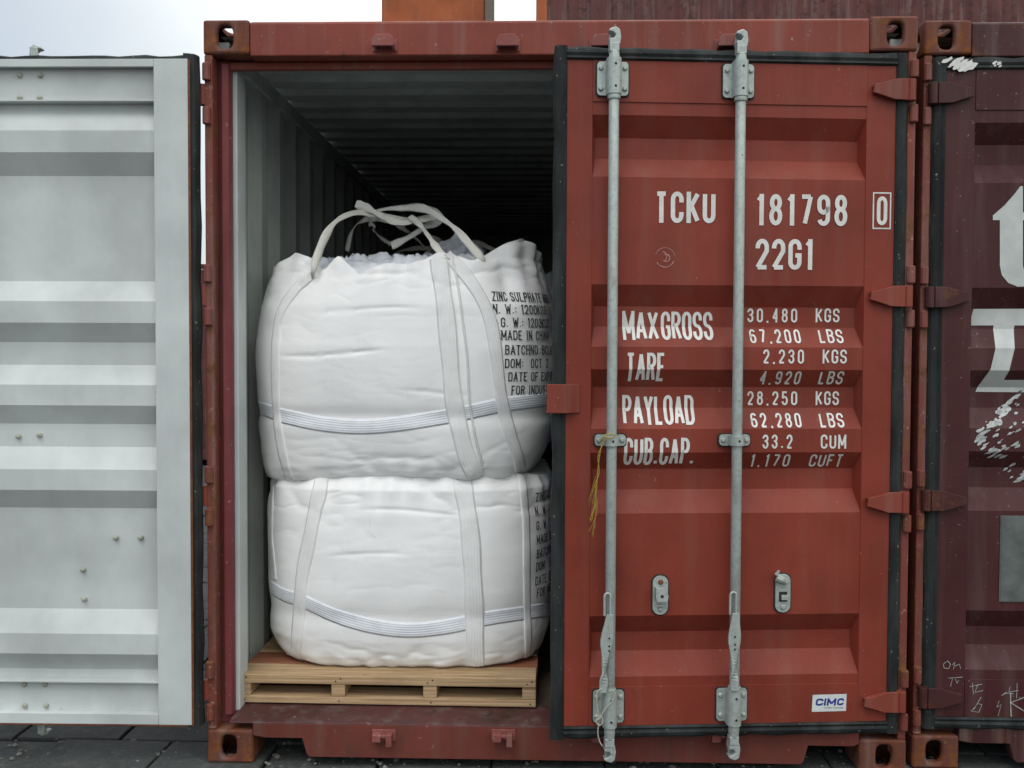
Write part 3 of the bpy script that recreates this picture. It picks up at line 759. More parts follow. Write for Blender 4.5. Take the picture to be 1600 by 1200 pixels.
# handle catches on the right leaf
def catch(u,v,kind):
    s,z=on_rd(u,v); X=-s; c=MB()
    c.prism(rrect(X,z,.060,.140,.026,6),'y',-.004,-.0012,1)
    c.prism(rrect(X,z,.052,.132,.024,6),'y',-.010,-.0041,0)
    if kind==0:
        c.bolt(X,-.0101,z+.045,.009,.010,-1,2)
        c.prism([(X-.020,z+.03),(X+.010,z+.03),(X+.022,z+.004),(X+.018,z-.016),(X-.018,z-.016),(X-.022,z+.006)],'y',-.040,-.012,0)
        c.bolt(X,-.0402,z+.003,.006,.001,-1,1); c.box((X-.015,-.022,z-.036),(X+.015,-.0102,z-.030),0); c.bolt(X,-.0101,z-.048,.008,.006,-1,0)
    else:
        c.tube([(X-.026,-.020,z+.058),(X-.010,-.024,z+.050),(X+.006,-.018,z+.040)],[.015,.013,.012],10,0)
        c.tube([(X-.026,-.020,z+.066),(X-.020,-.026,z+.082)],[.009,.004],8,0)
        c.box((X-.014,-.013,z-.028),(X+.014,-.0102,z+.006),1); c.prism([(X-.009,z-.020),(X+.014,z-.020),(X+.014,z-.004),(X-.009,z-.004)],'y',-.026,-.0132,0)
        c.bolt(X,-.0101,z-.046,.010,.006,-1,0)
    c.build('handle_catch',[M['galv'],M['dark'],M['post_rust']],RD,bevel=.0015)
catch(1031,929,0); catch(1222,926,1)
XR=lambda s:-s
make_handle(RD,XR,1.01,1); make_handle(RD,XR,.588,0)
# overlapping tab on the free edge
s0,z0_=on_rd(853,645); s1,z1_=on_rd(906,600); sm=on_rd(881,620)[0]
t=MB(); zz0,zz1=min(z0_,z1_),max(z0_,z1_)
t.prism([(-s0,-.030),(-sm,-.034),(-s1,-.006),(-s1,-.0022),(-sm,-.0022-.02),(-s0,-.022)],'z',zz0,zz1)
t.build('door_tab',M['red_frame'],RD,bevel=.003)

# ---- neighbour's leaf: lettering, worn sticker, plate, chalk
def ndpoly(name,polys,mat,off=.0016):
    return flat_decal(name,[([on_nd(*p) for p in pl],k) for k,pl in enumerate(polys)],mat,ND,1,off=off)
tee=[(1594,291),(1598,291),(1598,332),(1625,332),(1625,344),(1598,344),(1598,415),(1601,427),(1609,433),(1622,430),(1625,440),(1610,447),(1590,448),(1575,442),(1565,430),(1562,415),(1562,344),(1551,344),(1551,337),(1570,320),(1585,303)]
ndpoly('lettering',[tee],M['logo_grey'])
zed=[(1529,482),(1650,481),(1645,508),(1594,508),(1573,594),(1650,594),(1650,614),(1532,613),(1548,575),(1555,545),(1561,508),(1522,508)]
ndpoly('lettering',[zed],M['logo_grey'])
# torn diamond sticker: fragments inside the diamond outline
def frag(cu,cv,r,n=9,st=1.):
    out=[];ph=random.random()*6
    for i in range(n):
        a=2*PI*i/n; rr=r*random.uniform(.45,1.15); x=rr*math.cos(a)*st; y=rr*math.sin(a)*.55; out.append((cu+x*math.cos(.5)-y*math.sin(-.5),cv+x*math.sin(-.5)+y*math.cos(.5)))
    return out
fr=[]
for i in range(420):
    u=random.uniform(1515,1690); v=random.uniform(606,762)
    if abs(u-1603)/88+abs(v-684)/78>1: continue
    edge=abs(u-1603)/88+abs(v-684)/78
    if v>700 and u>1560 and random.random()<.45: continue
    if edge<.72 and random.random()<.55: continue
    fr.append(frag(u,v,random.uniform(2.0,7.0) if edge>.7 else random.uniform(1.5,5.0),9,random.uniform(1,1.9)))
flat_decal('torn_sticker',[([on_nd(*p) for p in pl],k*.35) for k,pl in enumerate(fr)],M['peel'],ND,1,off=.0016,lift=.00006)
p=MB(); a=on_nd(1560,940); b=on_nd(1640,806)
p.box((a[0],-.004,a[1]),(b[0],-.0005,b[1])); p.box((a[0]+.004,-.0052,a[1]+.004),(b[0]-.004,-.0041,b[1]-.004))
p.build('plate',M['placard'],ND,bevel=.0008)
def scrib(strokes,t=.0022,mat='chalk',off=.0050,name='chalk_stroke'):
    for k,sk in enumerate(strokes):
        flat_decal(name,[(x,k) for x in ribbon2([on_nd(*p) for p in sk],t)],M[mat],ND,1,off=off,cuts=False)
scrib([[(1474,1036),(1480,1032),(1484,1037),(1482,1044),(1474,1043),(1473,1036)],[(1487,1038),(1491,1034),(1489,1045)],[(1491,1040),(1498,1037),(1500,1044)],
 [(1481,1059),(1503,1057)],[(1487,1060),(1484,1072)],[(1492,1060),(1494,1067),(1497,1062)],
 [(1514,1072),(1534,1068)],[(1518,1066),(1520,1084)],[(1527,1068),(1522,1081),(1535,1078)],[(1532,1088),(1520,1108)],[(1526,1098),(1533,1100),(1528,1112),(1516,1110),(1524,1102)],
 [(1560,1094),(1556,1104),(1563,1100),(1558,1118)],[(1577,1072),(1575,1080),(1590,1078)],[(1588,1066),(1587,1090)]],.0018)
scrib([[(1578,1080),(1578,1098),(1579,1119)],[(1602,1088),(1578,1097),(1602,1112)],[(1564,1086),(1570,1082),(1582,1083)]],.0034)
# splashed paint on the neighbour's top gasket
pf=[]
for i in range(16):
    u=random.uniform(1477,1514); v=101+random.uniform(-8,8); pf.append(frag(u,v,random.uniform(3,9),9,1.6))
for i in range(6): pf.append(frag(random.uniform(1545,1563),random.uniform(98,106),random.uniform(2,5),8,1.2))
flat_decal('paint_splash',[([on_nd(*p) for p in pl],k) for k,pl in enumerate(pf)],M['white'],ND,1,off=.0135,cuts=False)

# ------------------------------------------------------------------ orange column behind
OY=11.6; x0=at(596,20,OY).x; x1=at(757,20,OY).x; x2=at(771,20,OY).x
col=thing('crane_leg',((x0+x2)/2,OY+.8,0),'broad orange steel column rising behind the open container','crane leg')
m=MB(); m.box((x0,OY,0),(x1,OY+1.5,14)); m.build('column',M['orange'],col,bevel=.03,origin=col.location)
m=MB(); m.box((x1+.002,OY+.03,0),(x2,OY+.35,14)); m.build('cable_duct',simple('duct_grey',(.20,.17,.14),.7),col,bevel=.01,origin=col.location)
m=MB(); m.box((x0-.25,OY-.25,0),(x2+.25,OY+1.75,.5)); m.build('base_plate',M['orange'],col,bevel=.03,origin=col.location)

# ------------------------------------------------------------------ ground and paving
g=MB(); g.add([(-300,-300,-.03),(300,-300,-.03),(300,300,-.03),(-300,300,-.03)],[(0,1,2,3)])
structure(g.build('ground',M['ground']))
g=MB(); random.seed(3); y=-4.0; j=0
while y<7.5:
    d=.42; x=-6.0-(j%2)*.2
    while x<7:
        w=.40; dz=random.uniform(-.010,.002); tl=[random.uniform(-.004,.004) for _ in range(4)]
        gp=.0045
        c=[(x+gp,y+gp),(x+w-gp,y+gp),(x+w-gp,y+d-gp),(x+gp,y+d-gp)]
        c=[(a+random.uniform(-.004,.004),b+random.uniform(-.004,.004)) for a,b in c]
        vs=[(a,b,-.06) for a,b in c]+[(a,b,dz+t_) for (a,b),t_ in zip(c,tl)]
        g.add(vs,[(4,5,6,7),(0,1,5,4),(1,2,6,5),(2,3,7,6),(3,0,4,7)]); x+=w
    y+=d; j+=1
structure(g.build('paving',M['stone'],bevel=.006))

g=MB(); random.seed(9)
def stone_bit(x,y,z,r):
    vs=[]; 
    for j in range(3):
        for i in range(5):
            a=2*PI*i/5+j*.4; rr=r*(1,.9,.4)[j]*random.uniform(.7,1.2); vs.append((x+rr*math.cos(a),y+rr*math.sin(a),z+r*(0,.45,.8)[j]*random.uniform(.8,1.1)))
    g.add(vs,[(j*5+i,j*5+(i+1)%5,(j+1)*5+(i+1)%5,(j+1)*5+i) for j in range(2) for i in range(5)]+[(10,11,12,13,14)])
for i in range(1500):
    x=random.uniform(-1.9,2.6); y=random.choice((random.gauss(.12,.10),random.uniform(-.7,1.2)))
    stone_bit(x,y,-.006,random.choice((.002,.003,.004,.006,.010))*random.uniform(.7,1.3))
o=g.build('rubble',M['rubble']); o['kind']='stuff'
# ------------------------------------------------------------------ pallets
def pallet(x0,x1,y0,y1,z0,label,rz=0,group='wooden pallets under the bulk bags'):
    root=thing('pallet',((x0+x1)/2,(y0+y1)/2,z0),label,'pallet',group,rz); o=root.location
    def part(nm,a,b,mat,bev=.003):
        m=MB(); m.box(a,b); return m.build(nm,mat,root,bevel=bev,origin=(o.x,o.y,o.z))
    zt=z0+.106
    for i in range(4):
        xx=x0+.0+(x1-x0-.05)*[0,.333,.655,1][i]
        part('stringer',(xx,y0+.004,z0+.0262),(xx+.05,y1-.004,z0+.0718),M['wood'])
    n=8; L=y1-y0; bw=L/n-.012
    for i in range(n):
        ya=y0+i*L/n
        part('deck_board',(x0,ya,z0+.072),(x1+(.004 if i%2 else 0),ya+bw,zt-(.0 if i else .0)),M['wood2'] if i in (1,) else M['wood'])
    for i in range(5):
        ya=y0+i*(L-.12)/4; part('bottom_board',(x0,ya,z0),(x1,ya+.12,z0+.026),M['wood'])
    for i in range(4):
        xx=x0+.025+(x1-x0-.05)*[0,.333,.655,1][i]
        for dz,ddx in ((.084,-.008),(.094,.010),(.012,.004)):
            m=MB(); m.bolt(xx+ddx,y0-.0005,z0+dz,.003,.0012,-1); m.build('nail',M['dark'],root,origin=(o.x,o.y,o.z))
    return root
PF=.1637
pallet(.066,1.163,.145,1.265,PF,'plywood pallet on the container floor under the two front bags',R(-.6))
pallet(.075,1.155,1.36,2.44,PF,'pallet deeper inside the container under the rear bags')

# ------------------------------------------------------------------ bulk bags
def sn(x,y,seed,oct=5,f0=1.,gx=1.,gy=1.):
    """smooth random field: sum of random plane waves"""
    r=np.random.RandomState(seed); o=0; amp=1; f=f0; tot=0
    for k in range(oct):
        for _ in range(4):
            a=r.uniform(0,2*PI); p=r.uniform(0,2*PI)
            o=o+amp*np.sin(f*(x*gx*math.cos(a)+y*gy*math.sin(a))+p)
        tot+=amp*2; amp*=.55; f*=1.9
    return o/tot
class Bag:
    def __init__(s,cx,cy,a,b,z0,prof,rim,seed,n_exp=3.4,belt=None,upper=True):
        s.cx,s.cy,s.a,s.b,s.z0=cx,cy,a,b,z0; s.seed=seed
        NT_,NZ_=300,150; s.NT,s.NZ=NT_,NZ_
        th=np.linspace(0,2*PI,NT_,endpoint=False)
        c,si=np.cos(th),np.sin(th); e=2/n_exp
        ux=np.sign(c)*np.abs(c)**e; uy=np.sign(si)*np.abs(si)**e
        # re-sample evenly along the perimeter
        per=np.concatenate([[0],np.cumsum(np.hypot(np.diff(np.append(ux,ux[0])),np.diff(np.append(uy,uy[0]))))])
        tt=np.linspace(0,per[-1],NT_,endpoint=False)
        ux=np.interp(tt,per,np.append(ux,ux[0])); uy=np.interp(tt,per,np.append(uy,uy[0]))
        nx=np.sign(ux)*np.abs(ux)**(n_exp-1); ny=np.sign(uy)*np.abs(uy)**(n_exp-1); nl=np.hypot(nx,ny); nx/=nl; ny/=nl
        h=np.linspace(0,1,NZ_)**.9
        X0=cx+a*ux; zr=np.array([rim(x,y) for x,y in zip(X0,cy+b*uy)])          # rim height per column
        Z=z0+h[:,None]*(zr[None,:]-z0)
        hz=(Z-z0)/(np.median(zr)-z0)
        fl=np.interp(hz,prof[0],prof[1]); fr=np.interp(hz,prof[0],prof[2]); fy=np.interp(hz,prof[0],prof[3])
        wgt=(ux[None,:]+1)/2; fx=fl*(1-wgt)+fr*wgt
        P=(tt*(a+b)/2)[None,:]*np.ones_like(Z)         # approx arc length
        ang=2*PI*tt/per[-1]
        A=np.cos(ang)[None,:]*np.ones_like(Z)*1.5; B=np.sin(ang)[None,:]*np.ones_like(Z)*1.5
        f=lambda sd,fr_,gz,AA=None: (sn(A*1.0+3*Z*0,Z*gz,sd,4,fr_)+sn(B,Z*gz,sd+50,4,fr_))/1.4
        big=f(seed,3.2,1.3)*.012
        wr=f(seed+1,4.2,2.6); rid=(1-np.abs(wr)*2.4); rid=np.clip(rid,0,1)**4
        wr2=f(seed+2,6.,4.2); rid2=np.clip(1-np.abs(wr2)*2.6,0,1)**5
        edge=np.exp(-(hz/.12)**2)+.7*np.exp(-((hz-1)/.22)**2)+.12
        d=big*1.3-.008*rid*edge-.0045*rid2*edge+.016*np.sin(np.pi*np.clip(hz,0,1))*(1-np.minimum(ux[None,:]**2,uy[None,:]**2))+f(seed+3,16,2.2)*.0025*edge
        # vertical pleats near bottom and top
        for zc,xa,xb,dp in ([(1.445,-.75,-.05,.006),(1.60,-.55,.2,.004),(1.30,.0,.5,.0035)] if upper else [(.86,-.3,.45,.004),(.70,-.5,.1,.003)]):
            zz=Z-zc-.012*np.sin(ux[None,:]*5+seed); d=d-dp*np.exp(-(zz/.007)**2)*np.clip((ux[None,:]-xa)*6,0,1)*np.clip((xb-ux[None,:])*6,0,1)*(uy[None,:]<0)
        if upper: d=d-.040*np.exp(-((ux[None,:]-.74)/.07)**2)*np.exp(-((hz-.90)/.07)**2)*(uy[None,:]<0)
        pl=np.sin(ang*34+2*np.sin(ang*5+seed))[None,:]*(np.exp(-(hz/.06)**2)*.005+np.exp(-((hz-1)/.12)**2)*.009)
        d=d+pl
        if belt is not None:
            for bz,wd,am in belt: d=d-am*np.exp(-((Z-bz)/wd)**2)
        # swell in the middle of each face
        X=cx+a*fx*ux[None,:]+nx[None,:]*d; Y=cy+b*fy*uy[None,:]+ny[None,:]*d
        if upper:
            Z=Z-np.exp(-(hz/.13)**2)*(.030*np.abs(ux[None,:])**3-.016*(1-np.abs(ux[None,:]))-.030*np.clip(ux[None,:]-.55,0,1)*2)
        s.X,s.Y,s.Z=X,Y,Z
        # smooth underside
        rows=[np.stack([X[0],Y[0],Z[0]],1)]
        vs=[];
        under=[.0,.5,.85]
        for q_ in under: vs+= [ (cx+(X[0,i]-cx)*q_,cy+(Y[0,i]-cy)*q_,z0-.0) for i in range(NT_)]
        s.base=len(vs); V=np.stack([X,Y,Z],2).reshape(-1,3); vs+=[tuple(p) for p in V]
        R_=len(under)+NZ_; fs=[(r*NT_+i,r*NT_+(i+1)%NT_,(r+1)*NT_+(i+1)%NT_,(r+1)*NT_+i) for r in range(R_-1) for i in range(NT_)]
        s.vs,s.fs=vs,fs; s.zr=zr; s.tt=tt*(a+b)/2
        s.bvh=BVHTree.FromPolygons([Vector(v) for v in vs],fs)
        dX=np.roll(X,-1,1)-np.roll(X,1,1); dY=np.roll(Y,-1,1)-np.roll(Y,1,1); L=np.hypot(dX,dY); s.nX,s.nY=dY/L,-dX/L
        seg=np.hypot(np.roll(X,-1,1)-X,np.roll(Y,-1,1)-Y); s.arc=np.concatenate([np.zeros((NZ_,1)),np.cumsum(seg,1)],1)
    def hit(s,u,v):
        loc,n,i,dd=s.bvh.ray_cast(CAM,ray(u,v).normalized())
        return (loc,n) if loc else (None,None)
    def snap(s,p,n):
        loc,nn,i,dd=s.bvh.ray_cast(p+n*.15,-n,.3)
        return (loc,nn) if loc else (p,n)
    def index(s,p):
        k=int(np.argmin((s.X-p.x)**2+(s.Y-p.y)**2+(s.Z-p.z)**2)); return k//s.NT,k%s.NT
    def surf(s,i0,j,ds):
        """walk ds metres round row j from column i0"""
        tot=s.arc[j,-1]; a=(s.arc[j,i0]+ds)%tot; k=int(np.searchsorted(s.arc[j],a)-1); k=max(0,min(s.NT-1,k)); k2=(k+1)%s.NT
        t=(a-s.arc[j,k])/max(1e-9,s.arc[j,k+1]-s.arc[j,k])
        return Vector((s.X[j,k]*(1-t)+s.X[j,k2]*t,s.Y[j,k]*(1-t)+s.Y[j,k2]*t,s.Z[j,k]*(1-t)+s.Z[j,k2]*t)),Vector((s.nX[j,k],s.nY[j,k],0))
def catmull(P,n):
    P=[np.array(p,float) for p in P]; P=[2*P[0]-P[1]]+P+[2*P[-1]-P[-2]]; out=[]; m=len(P)-3
    for k in range(n+1):
        t=k/n*m; i=min(int(t),m-1); t-=i; a,b,c,d=P[i:i+4]
        out.append(.5*((2*b)+(-a+c)*t+(2*a-5*b+4*c-d)*t*t+(-a+3*b-3*c+d)*t**3))
    return out
def surf_ribbon(bag,px,w,off,name,mat,parent,n=60,cross=6,edge=True,wob=0,sd=0):
    pts=[]; 
    for p in catmull(px,n):
        l,nn=bag.hit(p[0],p[1])
        if l is not None and abs(l.y-bag.cy)<bag.b*1.3: pts.append((l,nn))
    if len(pts)<3: return None
    # smooth
    for _ in range(2): pts=[pts[0]]+[((pts[i-1][0]+pts[i][0]*2+pts[i+1][0])/4,(pts[i-1][1]+pts[i][1]*2+pts[i+1][1]).normalized()) for i in range(1,len(pts)-1)]+[pts[-1]]
    m=MB(); K=cross+1; N=len(pts)
    for lay in (0,1):
        for i,(p,nn) in enumerate(pts):
            t=(pts[min(i+1,N-1)][0]-pts[max(i-1,0)][0]).normalized(); sd_=nn.cross(t).normalized()
            ww=w*(1+wob*math.sin(i*.37+sd)); sh=wob*.15*w*math.sin(i*.21+sd*2)
            for k in range(K):
                f=k/cross-.5; q_=p+sd_*(f*ww+sh); l,n2=bag.snap(q_,nn)
                if (l-q_).length>.03: l=q_
                h=off*(1-.35*(2*f)**6) if lay==0 else -.002
                m.v.append(tuple(l+nn*(h))); m.uv[len(m.v)-1]=(i*.05,f*6 if lay==0 else f*6)
    for i in range(N-1):
        for k in range(cross):
            m.f.append((i*K+k,i*K+k+1,(i+1)*K+k+1,(i+1)*K+k)); m.m.append(0)
        for k in (0,cross):
            o=N*K; m.f.append((i*K+k,(i+1)*K+k,o+(i+1)*K+k,o+i*K+k)); m.m.append(0)
    return m.build(name,mat,parent,smooth=True,origin=parent.location)
def free_ribbon(path,w,name,mat,parent,hint=(0,-1,.25),n=48,th=.0011,twist=None):
    P=[Vector(p) for p in catmull(path,n)]; m=MB(); N=len(P); K=4
    for i,p in enumerate(P):
        t=(P[min(i+1,N-1)]-P[max(i-1,0)]).normalized(); h=Vector(hint)
        sdv=t.cross(h)
        sdv=sdv.normalized() if sdv.length>.15 else t.cross(Vector((0,0,1))).normalized()
        if twist: sdv=(Matrix.Rotation(twist(i/(N-1)),3,t)@sdv)
        nn=sdv.cross(t).normalized(); w0=w*(.80+.24*math.sin(i*.31+len(path))+.10*math.sin(i*.83)); fold=.5*w0*math.sin(i*.17)
        for k,(a,b) in enumerate(((-.5,0),(-.17,1),(.17,1),(.5,0))):
            m.v.append(tuple(p+sdv*a*w0+nn*(b*fold*.35+th))); m.uv[len(m.v)-1]=(i*.05,a*6)
        for k,(a,b) in enumerate(((-.5,0),(-.17,1),(.17,1),(.5,0))):
            m.v.append(tuple(p+sdv*a*w0+nn*(b*fold*.35-th))); m.uv[len(m.v)-1]=(i*.05,a*6)
    for i in range(N-1):
        a=i*8;b=(i+1)*8
        for k in range(3): m.f+=[(a+k,a+k+1,b+k+1,b+k),(a+4+k,a+5+k,b+5+k,b+4+k)]; m.m+=[0,0]
        m.f+=[(a,b,b+4,a+4),(a+3,b+3,b+7,a+7)]; m.m+=[0,0]
    return m.build(name,mat,parent,smooth=True,origin=parent.location)
def bag_text(bag,lines,parent,ch=.040):
    for txt,u,v,pitch,hgt in lines:
        l,nn=bag.hit(u,v)
        if l is None: continue
        j0,i0=bag.index(l); z0=l.z
        qs=text_quads(txt,0,1,0,hgt,.0044,.30,serif=True,fixed=pitch*.60)
        m=MB()
        for qd,k in qs:
            # finer quads follow the cloth better
            vs=[]
            for p in qd:
                j=int(np.clip(np.searchsorted(bag.Z[:,i0],z0)-1,0,bag.NZ-2))
                tot=bag.arc[j,-1]; aa=(bag.arc[j,i0]+p[0])%tot; k1=max(0,min(bag.NT-1,int(np.searchsorted(bag.arc[j],aa)-1))); k2=(k1+1)%bag.NT
                tt_=(aa-bag.arc[j,k1])/max(1e-9,bag.arc[j,k1+1]-bag.arc[j,k1]); zt_=z0+p[1]; pp=[]
                for kk in (k1,k2):
                    jj=int(np.clip(np.searchsorted(bag.Z[:,kk],zt_)-1,0,bag.NZ-2)); tz=(zt_-bag.Z[jj,kk])/(bag.Z[jj+1,kk]-bag.Z[jj,kk])
                    pp.append(Vector((bag.X[jj,kk]*(1-tz)+bag.X[jj+1,kk]*tz,bag.Y[jj,kk]*(1-tz)+bag.Y[jj+1,kk]*tz,zt_)))
                P=pp[0].lerp(pp[1],tt_)+Vector((bag.nX[j,k1],bag.nY[j,k1],0))*(.0022+k*.00004); vs.append(tuple(P))
            m.add(vs,[(0,1,2,3)])
        m.build('printed_text',M['ink'],parent,origin=parent.location,normals=False)
def crumple_top(bag,parent,zc,inset=.03,seed=5,mat=None,amp=.035,droop=.0):
    """folded skirt and closed mouth inside the rim"""
    NT_=bag.NT; NR=46; m=MB(); r=bag.X[-1],bag.Y[-1],bag.Z[-1]
    q=np.linspace(1,0,NR)[:,None]; X=bag.cx+(r[0][None,:]-bag.cx)*q; Y=bag.cy+(r[1][None,:]-bag.cy)*q
    base=r[2][None,:]*np.clip((q-.82)/.18,0,1)+(zc+.05*(1-q)-.02*(q>.8))*(1-np.clip((q-.82)/.18,0,1))
    n1=sn(X,Y,seed,5,14); n2=sn(X,Y,seed+9,4,30); rid=np.clip(1-np.abs(n1)*2.2,0,1)**2
    w=np.clip((1-q)*9,0,1)
    Z=base+w*(amp*rid+amp*.6*n2)-.03*np.exp(-((q-.92)/.05)**2)
    X=X+w*sn(Y,Z,seed+3,3,18)*.012; Y=Y+w*sn(X,Z,seed+4,3,18)*.012
    vs=np.stack([X,Y,Z],2).reshape(-1,3); m.v=[tuple(p) for p in vs]
    for a in range(NR-1):
        for i in range(NT_): m.f.append((a*NT_+i,a*NT_+(i+1)%NT_,(a+1)*NT_+(i+1)%NT_,(a+1)*NT_+i)); m.m.append(0)
    return m.build('top_flap',mat or M['liner'],parent,smooth=True,origin=parent.location,normals=True)

def W3(lst): return [tuple(at(u,v,y)) for u,v,y in lst]
# --- lower front bag
BG='white bulk bags stacked inside the container'
ZB0=PF+.1065
b1=Bag(.655,.735,.570,.540,ZB0,([0,.02,.06,.15,.25,.4,.6,.8,.93,1.0,1.1],
   [.86,.905,.935,.975,.975,.985,.985,.985,.97,.93,.8],[.86,.91,.94,.975,.985,1.0,1.0,.99,.97,.92,.8],[.90,.94,.965,.985,.99,1.0,1.0,.99,.97,.90,.7]),
   lambda x,y:1.02-.05*abs((x-.66)/.57)**3,21,n_exp=4.0,belt=[(.47,.035,.006)],upper=False)
r1=thing('bulk_bag',(.655,.735,ZB0),'lower front white bulk bag, standing directly on the plywood pallet','bulk bag',BG)
m=MB(); m.v=list(b1.vs); m.f=list(b1.fs); m.m=[0]*len(m.f)
n=b1.NT; k=len(m.v); m.v.append((b1.cx,b1.cy,1.03)); last=k-n
for i in range(n): m.f.append((last+i,last+(i+1)%n,k)); m.m.append(0)
m.build('sack',M['fabric'],r1,smooth=True,origin=r1.location,normals=True)
# --- upper front bag
RU=[400,432,446,470,497,512,520,545,560,585,600,640,670,690,720,745,765,800,830,845,870]
RV=[412,392,395,402,424,405,399,418,429,417,412,413,404,394,399,408,400,378,368,372,385]
def rim2(x,y):
    if y<.72:
        u=800+F*((x-CX)/(CD+.25))+44
        v=np.interp(u,RU,RV); z=at(u,v,.25).z
        bk=1.80+.012*math.sin(x*23)
        f=min(1,max(0,(y-.35)/.35)); return z*(1-f)+bk*f
    return 1.80+.012*math.sin(x*23)
ZB1=.975
def bag2_rim(x,y): return rim2(x,y)
b2=Bag(.640,.735,.575,.545,ZB1,([0,.02,.06,.12,.25,.4,.6,.78,.9,.97,1.0,1.06],
   [.90,.945,.965,.98,.99,1.0,1.005,.985,.95,.92,.90,.89],[.80,.86,.91,.95,.99,1.01,1.01,1.0,.975,.945,.93,.95],[.92,.95,.97,.98,.99,1.0,1.005,.985,.95,.92,.90,.88]),
   bag2_rim,33,n_exp=4.3,belt=[(1.215,.03,.008)])
r2=thing('bulk_bag',(.640,.735,ZB1),'upper front white bulk bag with pale lifting loops, resting on the lower one','bulk bag',BG)
m=MB(); m.v=list(b2.vs); m.f=list(b2.fs); m.m=[0]*len(m.f)
m.build('sack',M['fabric'],r2,smooth=True,origin=r2.location,normals=True)
crumple_top(b2,r2,1.775)
def spout(center,rx,ry,rz_,parent,seed):
    m=MB(); NA,NB=72,40; c=Vector(center)
    for j in range(NB+1):
        for i in range(NA):
            a=2*PI*i/NA; b_=PI*j/NB
            n=sn(np.array(a*2.0+b_*.6),np.array(b_*1.5),seed,5,2.2); n2=sn(np.array(math.cos(a)*5),np.array(math.sin(a)*5+b_*2),seed+2,4,1.6)
            k=1+.38*float(n)+.16*float(n2); m.v.append((c.x+rx*k*math.sin(b_)*math.cos(a),c.y+ry*k*math.sin(b_)*math.sin(a),c.z+rz_*math.cos(b_)*k))
    for j in range(NB):
        for i in range(NA): m.f.append((j*NA+i,j*NA+(i+1)%NA,(j+1)*NA+(i+1)%NA,(j+1)*NA+i)); m.m.append(0)
    return m.build('spout',M['liner'],parent,smooth=True,origin=parent.location)
spout(at(716,402,.80),.10,.07,.075,r2,4)
# webbing on the upper bag
surf_ribbon(b2,[(404,636),(425,643),(445,650),(500,662),(560,667),(620,663),(690,652),(745,641),(790,632),(830,627),(856,624)],.055,.0025,'belt',M['belt'],r2,n=110)
for px,w in (([(489,428),(462,452),(440,485),(432,520),(430,580),(432,640),(438,690),(447,730),(455,752)],.040),
             ([(684,402),(690,440),(697,490),(703,560),(708,620),(718,670),(730,715),(745,745)],.066),
             ([(697,398),(720,420),(746,456),(766,500),(776,560),(783,620),(795,670),(809,712),(813,735)],.048)):
    surf_ribbon(b2,px,w,.0045,'webbing_strap',M['web'],r2,wob=.06,sd=w*100)
surf_ribbon(b2,[(706,400),(716,450),(724,510),(730,560),(733,620),(742,680),(755,730)],.008,.007,'webbing_strap',M['web'],r2)
# webbing on the lower bag
surf_ribbon(b1,[(424,918),(445,930),(470,938),(520,960),(580,978),(640,985),(700,979),(760,966),(820,957),(856,952)],.055,.0025,'belt',M['belt'],r1,n=110)
for px,w in (([(503,742),(499,768),(492,800),(482,850),(472,900),(468,950),(464,1000),(461,1034)],.055),
             ([(427,760),(424,830),(428,880),(430,905)],.03),
             ([(721,742),(725,768),(733,820),(738,880),(741,940),(742,1000),(742,1044)],.070),
             ([(815,742),(818,765),(822,820),(823,880),(823,940),(825,1000),(824,1035)],.034)):
    surf_ribbon(b1,px,w,.0040,'webbing_strap',M['web'],r1,wob=.05,sd=w*70)
# printed text
L2=[('ZINC SULPHATE MONO',767,470,.0175,.035),('N. W.: 1200KGS',773,490,.021,.035),('G. W.: 1203KGS',780,511,.021,.035),('MADE IN CHINA',785,531,.021,.035),
    ('BATCHNO.:BCLA5',788,554,.021,.035),('DOM:  OCT. 2',791,575,.021,.034),('DATE OF EXPIRY',794,596,.020,.034),('FOR INDUSTRIAL',797,617,.020,.034)]
bag_text(b2,L2,r2)
L1=[(t_,837,v,.021,.034) for t_,v in (('ZINC SUL',784),('N. W.: 1',806),('G. W.: 1',829),('MADE IN',851),('BATCHNO',873),('DOM:  O',893),('DATE OF',915),('FOR IND',934))]
bag_text(b1,L1,r1)
# lifting loops of the upper bag
LW=M['loopweb']
LP=[([(486,440,.27),(489,426,.205),(496,400,.23),(508,370,.26),(524,347,.30),(548,334,.36),(575,332,.42),(605,338,.46),(640,342,.5),(672,338,.5)],.040,.4),
    ([(556,318,.42),(575,326,.42),(598,338,.42),(625,347,.43),(655,345,.44),(680,337,.46)],.045,.3),
    ([(575,337,.5),(600,327,.5),(635,325,.47),(662,326,.42),(688,340,.36),(712,358,.31),(736,385,.27),(754,406,.25),(768,424,.30)],.040,-.3),
    ([(640,338,.45),(655,350,.40),(672,372,.32),(686,392,.25),(700,406,.23),(708,420,.29)],.036,.2),
    ([(542,392,.85),(548,368,.82),(558,350,.75),(575,342,.62),(600,344,.5),(630,346,.47)],.036,.5),
    ([(578,342,.5),(584,358,.58),(596,372,.66),(610,381,.7)],.034,-.5),
    ([(612,384,.50),(640,370,.48),(665,354,.48),(684,346,.52),(690,338,.6),(676,328,.62),(650,324,.55),(620,326,.5)],.042,.2),
    ([(610,345,.6),(632,358,.72),(650,372,.85),(664,388,.95)],.036,.3)]
for i,(pl,w,tw) in enumerate(LP):
    free_ribbon(W3(pl),w*.78,'lifting_loop',LW,r2,hint=(.1,-1,.35),twist=lambda t,tw=tw,i=i:tw*math.sin(t*5+i)*1.2)
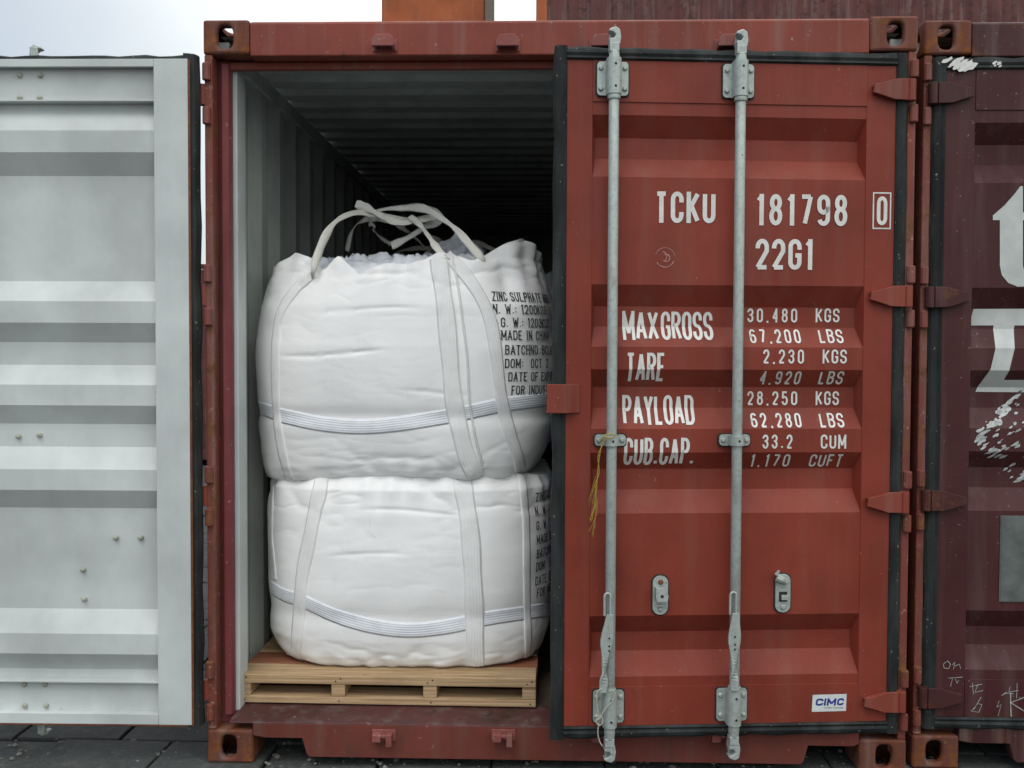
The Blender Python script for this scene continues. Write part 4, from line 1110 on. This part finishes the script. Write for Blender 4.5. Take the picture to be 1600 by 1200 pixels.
# --- rear bags: one pair deeper in the container, copies of the front pair
def copy_thing(root,loc,label,rz):
    r=root.copy(); COL.objects.link(r); r.location=loc; r.rotation_euler=(0,0,rz); r['label']=label
    for ch in list(root.children):
        if ch.name.startswith('printed_text'): continue
        c=ch.copy(); COL.objects.link(c); c.parent=r
    return r
copy_thing(r1,(.60,1.90,ZB0),'rear lower white bulk bag hidden behind the front stack',R(180))
copy_thing(r2,(.66,1.93,ZB1),'rear upper bulk bag in the dark behind, only its loops showing',R(24))

# ------------------------------------------------------------------ cords on the locking bar
def from_rd(u,v,out):
    s,z=on_rd(u,v); n=Vector((math.sin(HA),-math.cos(HA),0)); base=Vector((HX,HY,0))+Vector((-math.cos(HA),-math.sin(HA),0))*s+Vector((0,0,z))
    p=base; d=(p-CAM); k=out/abs(d.normalized().dot(n)); return p-d.normalized()*k
root=thing('twine',tuple(from_rd(950,683,.07)),'frayed yellow twine tied on the middle bracket of the left locking bar','twine')
m=MB()
m.tube([from_rd(940,690,.062),from_rd(944,680,.068),from_rd(952,677,.070),from_rd(962,681,.064),from_rd(954,685,.070),from_rd(944,682,.072)],.0020,7)
base=[(943,684),(938,705),(934,735),(932,765),(928,795),(924,815)]
m.tube([from_rd(u,v,.055-.0002*(v-684)) for u,v in catmull(base,24)],.0017,6)
m.tube([from_rd(u+2.5*math.sin(v*.13),v,.058-.0002*(v-684)) for u,v in catmull(base,40)],.0013,6)
m.build('knot_and_strand',M['yellow'],root,origin=root.location,smooth=True)
m=MB(); random.seed(5)
for i in range(13):
    u0,v0=932+random.uniform(-2,2),random.uniform(740,806); du=random.uniform(-9,4)
    m.tube([from_rd(u0,v0,.034),from_rd(u0+du*.4-2,v0+14,.036),from_rd(u0+du-4,v0+random.uniform(22,38),.03)],.0007,4)
m.build('frayed_end',M['yellow'],root,origin=root.location)
root=thing('cord',tuple(from_rd(945,1100,.08)),'thin pale cord knotted round the bottom bracket of the left locking bar','cord')
m=MB()
for pl in ([(936,1127),(934,1110),(932,1092),(934,1080),(941,1076)],[(936,1125),(945,1108),(956,1096),(960,1084),(956,1078)],[(932,1128),(938,1118),(942,1127),(936,1134),(931,1126),(938,1122)],[(936,1130),(934,1142),(936,1156),(941,1166)]):
    m.tube([from_rd(u,v,.072) for u,v in catmull(pl,16)],.0022,6)
m.build('knotted_cord',M['cord'],root,origin=root.location,smooth=True)
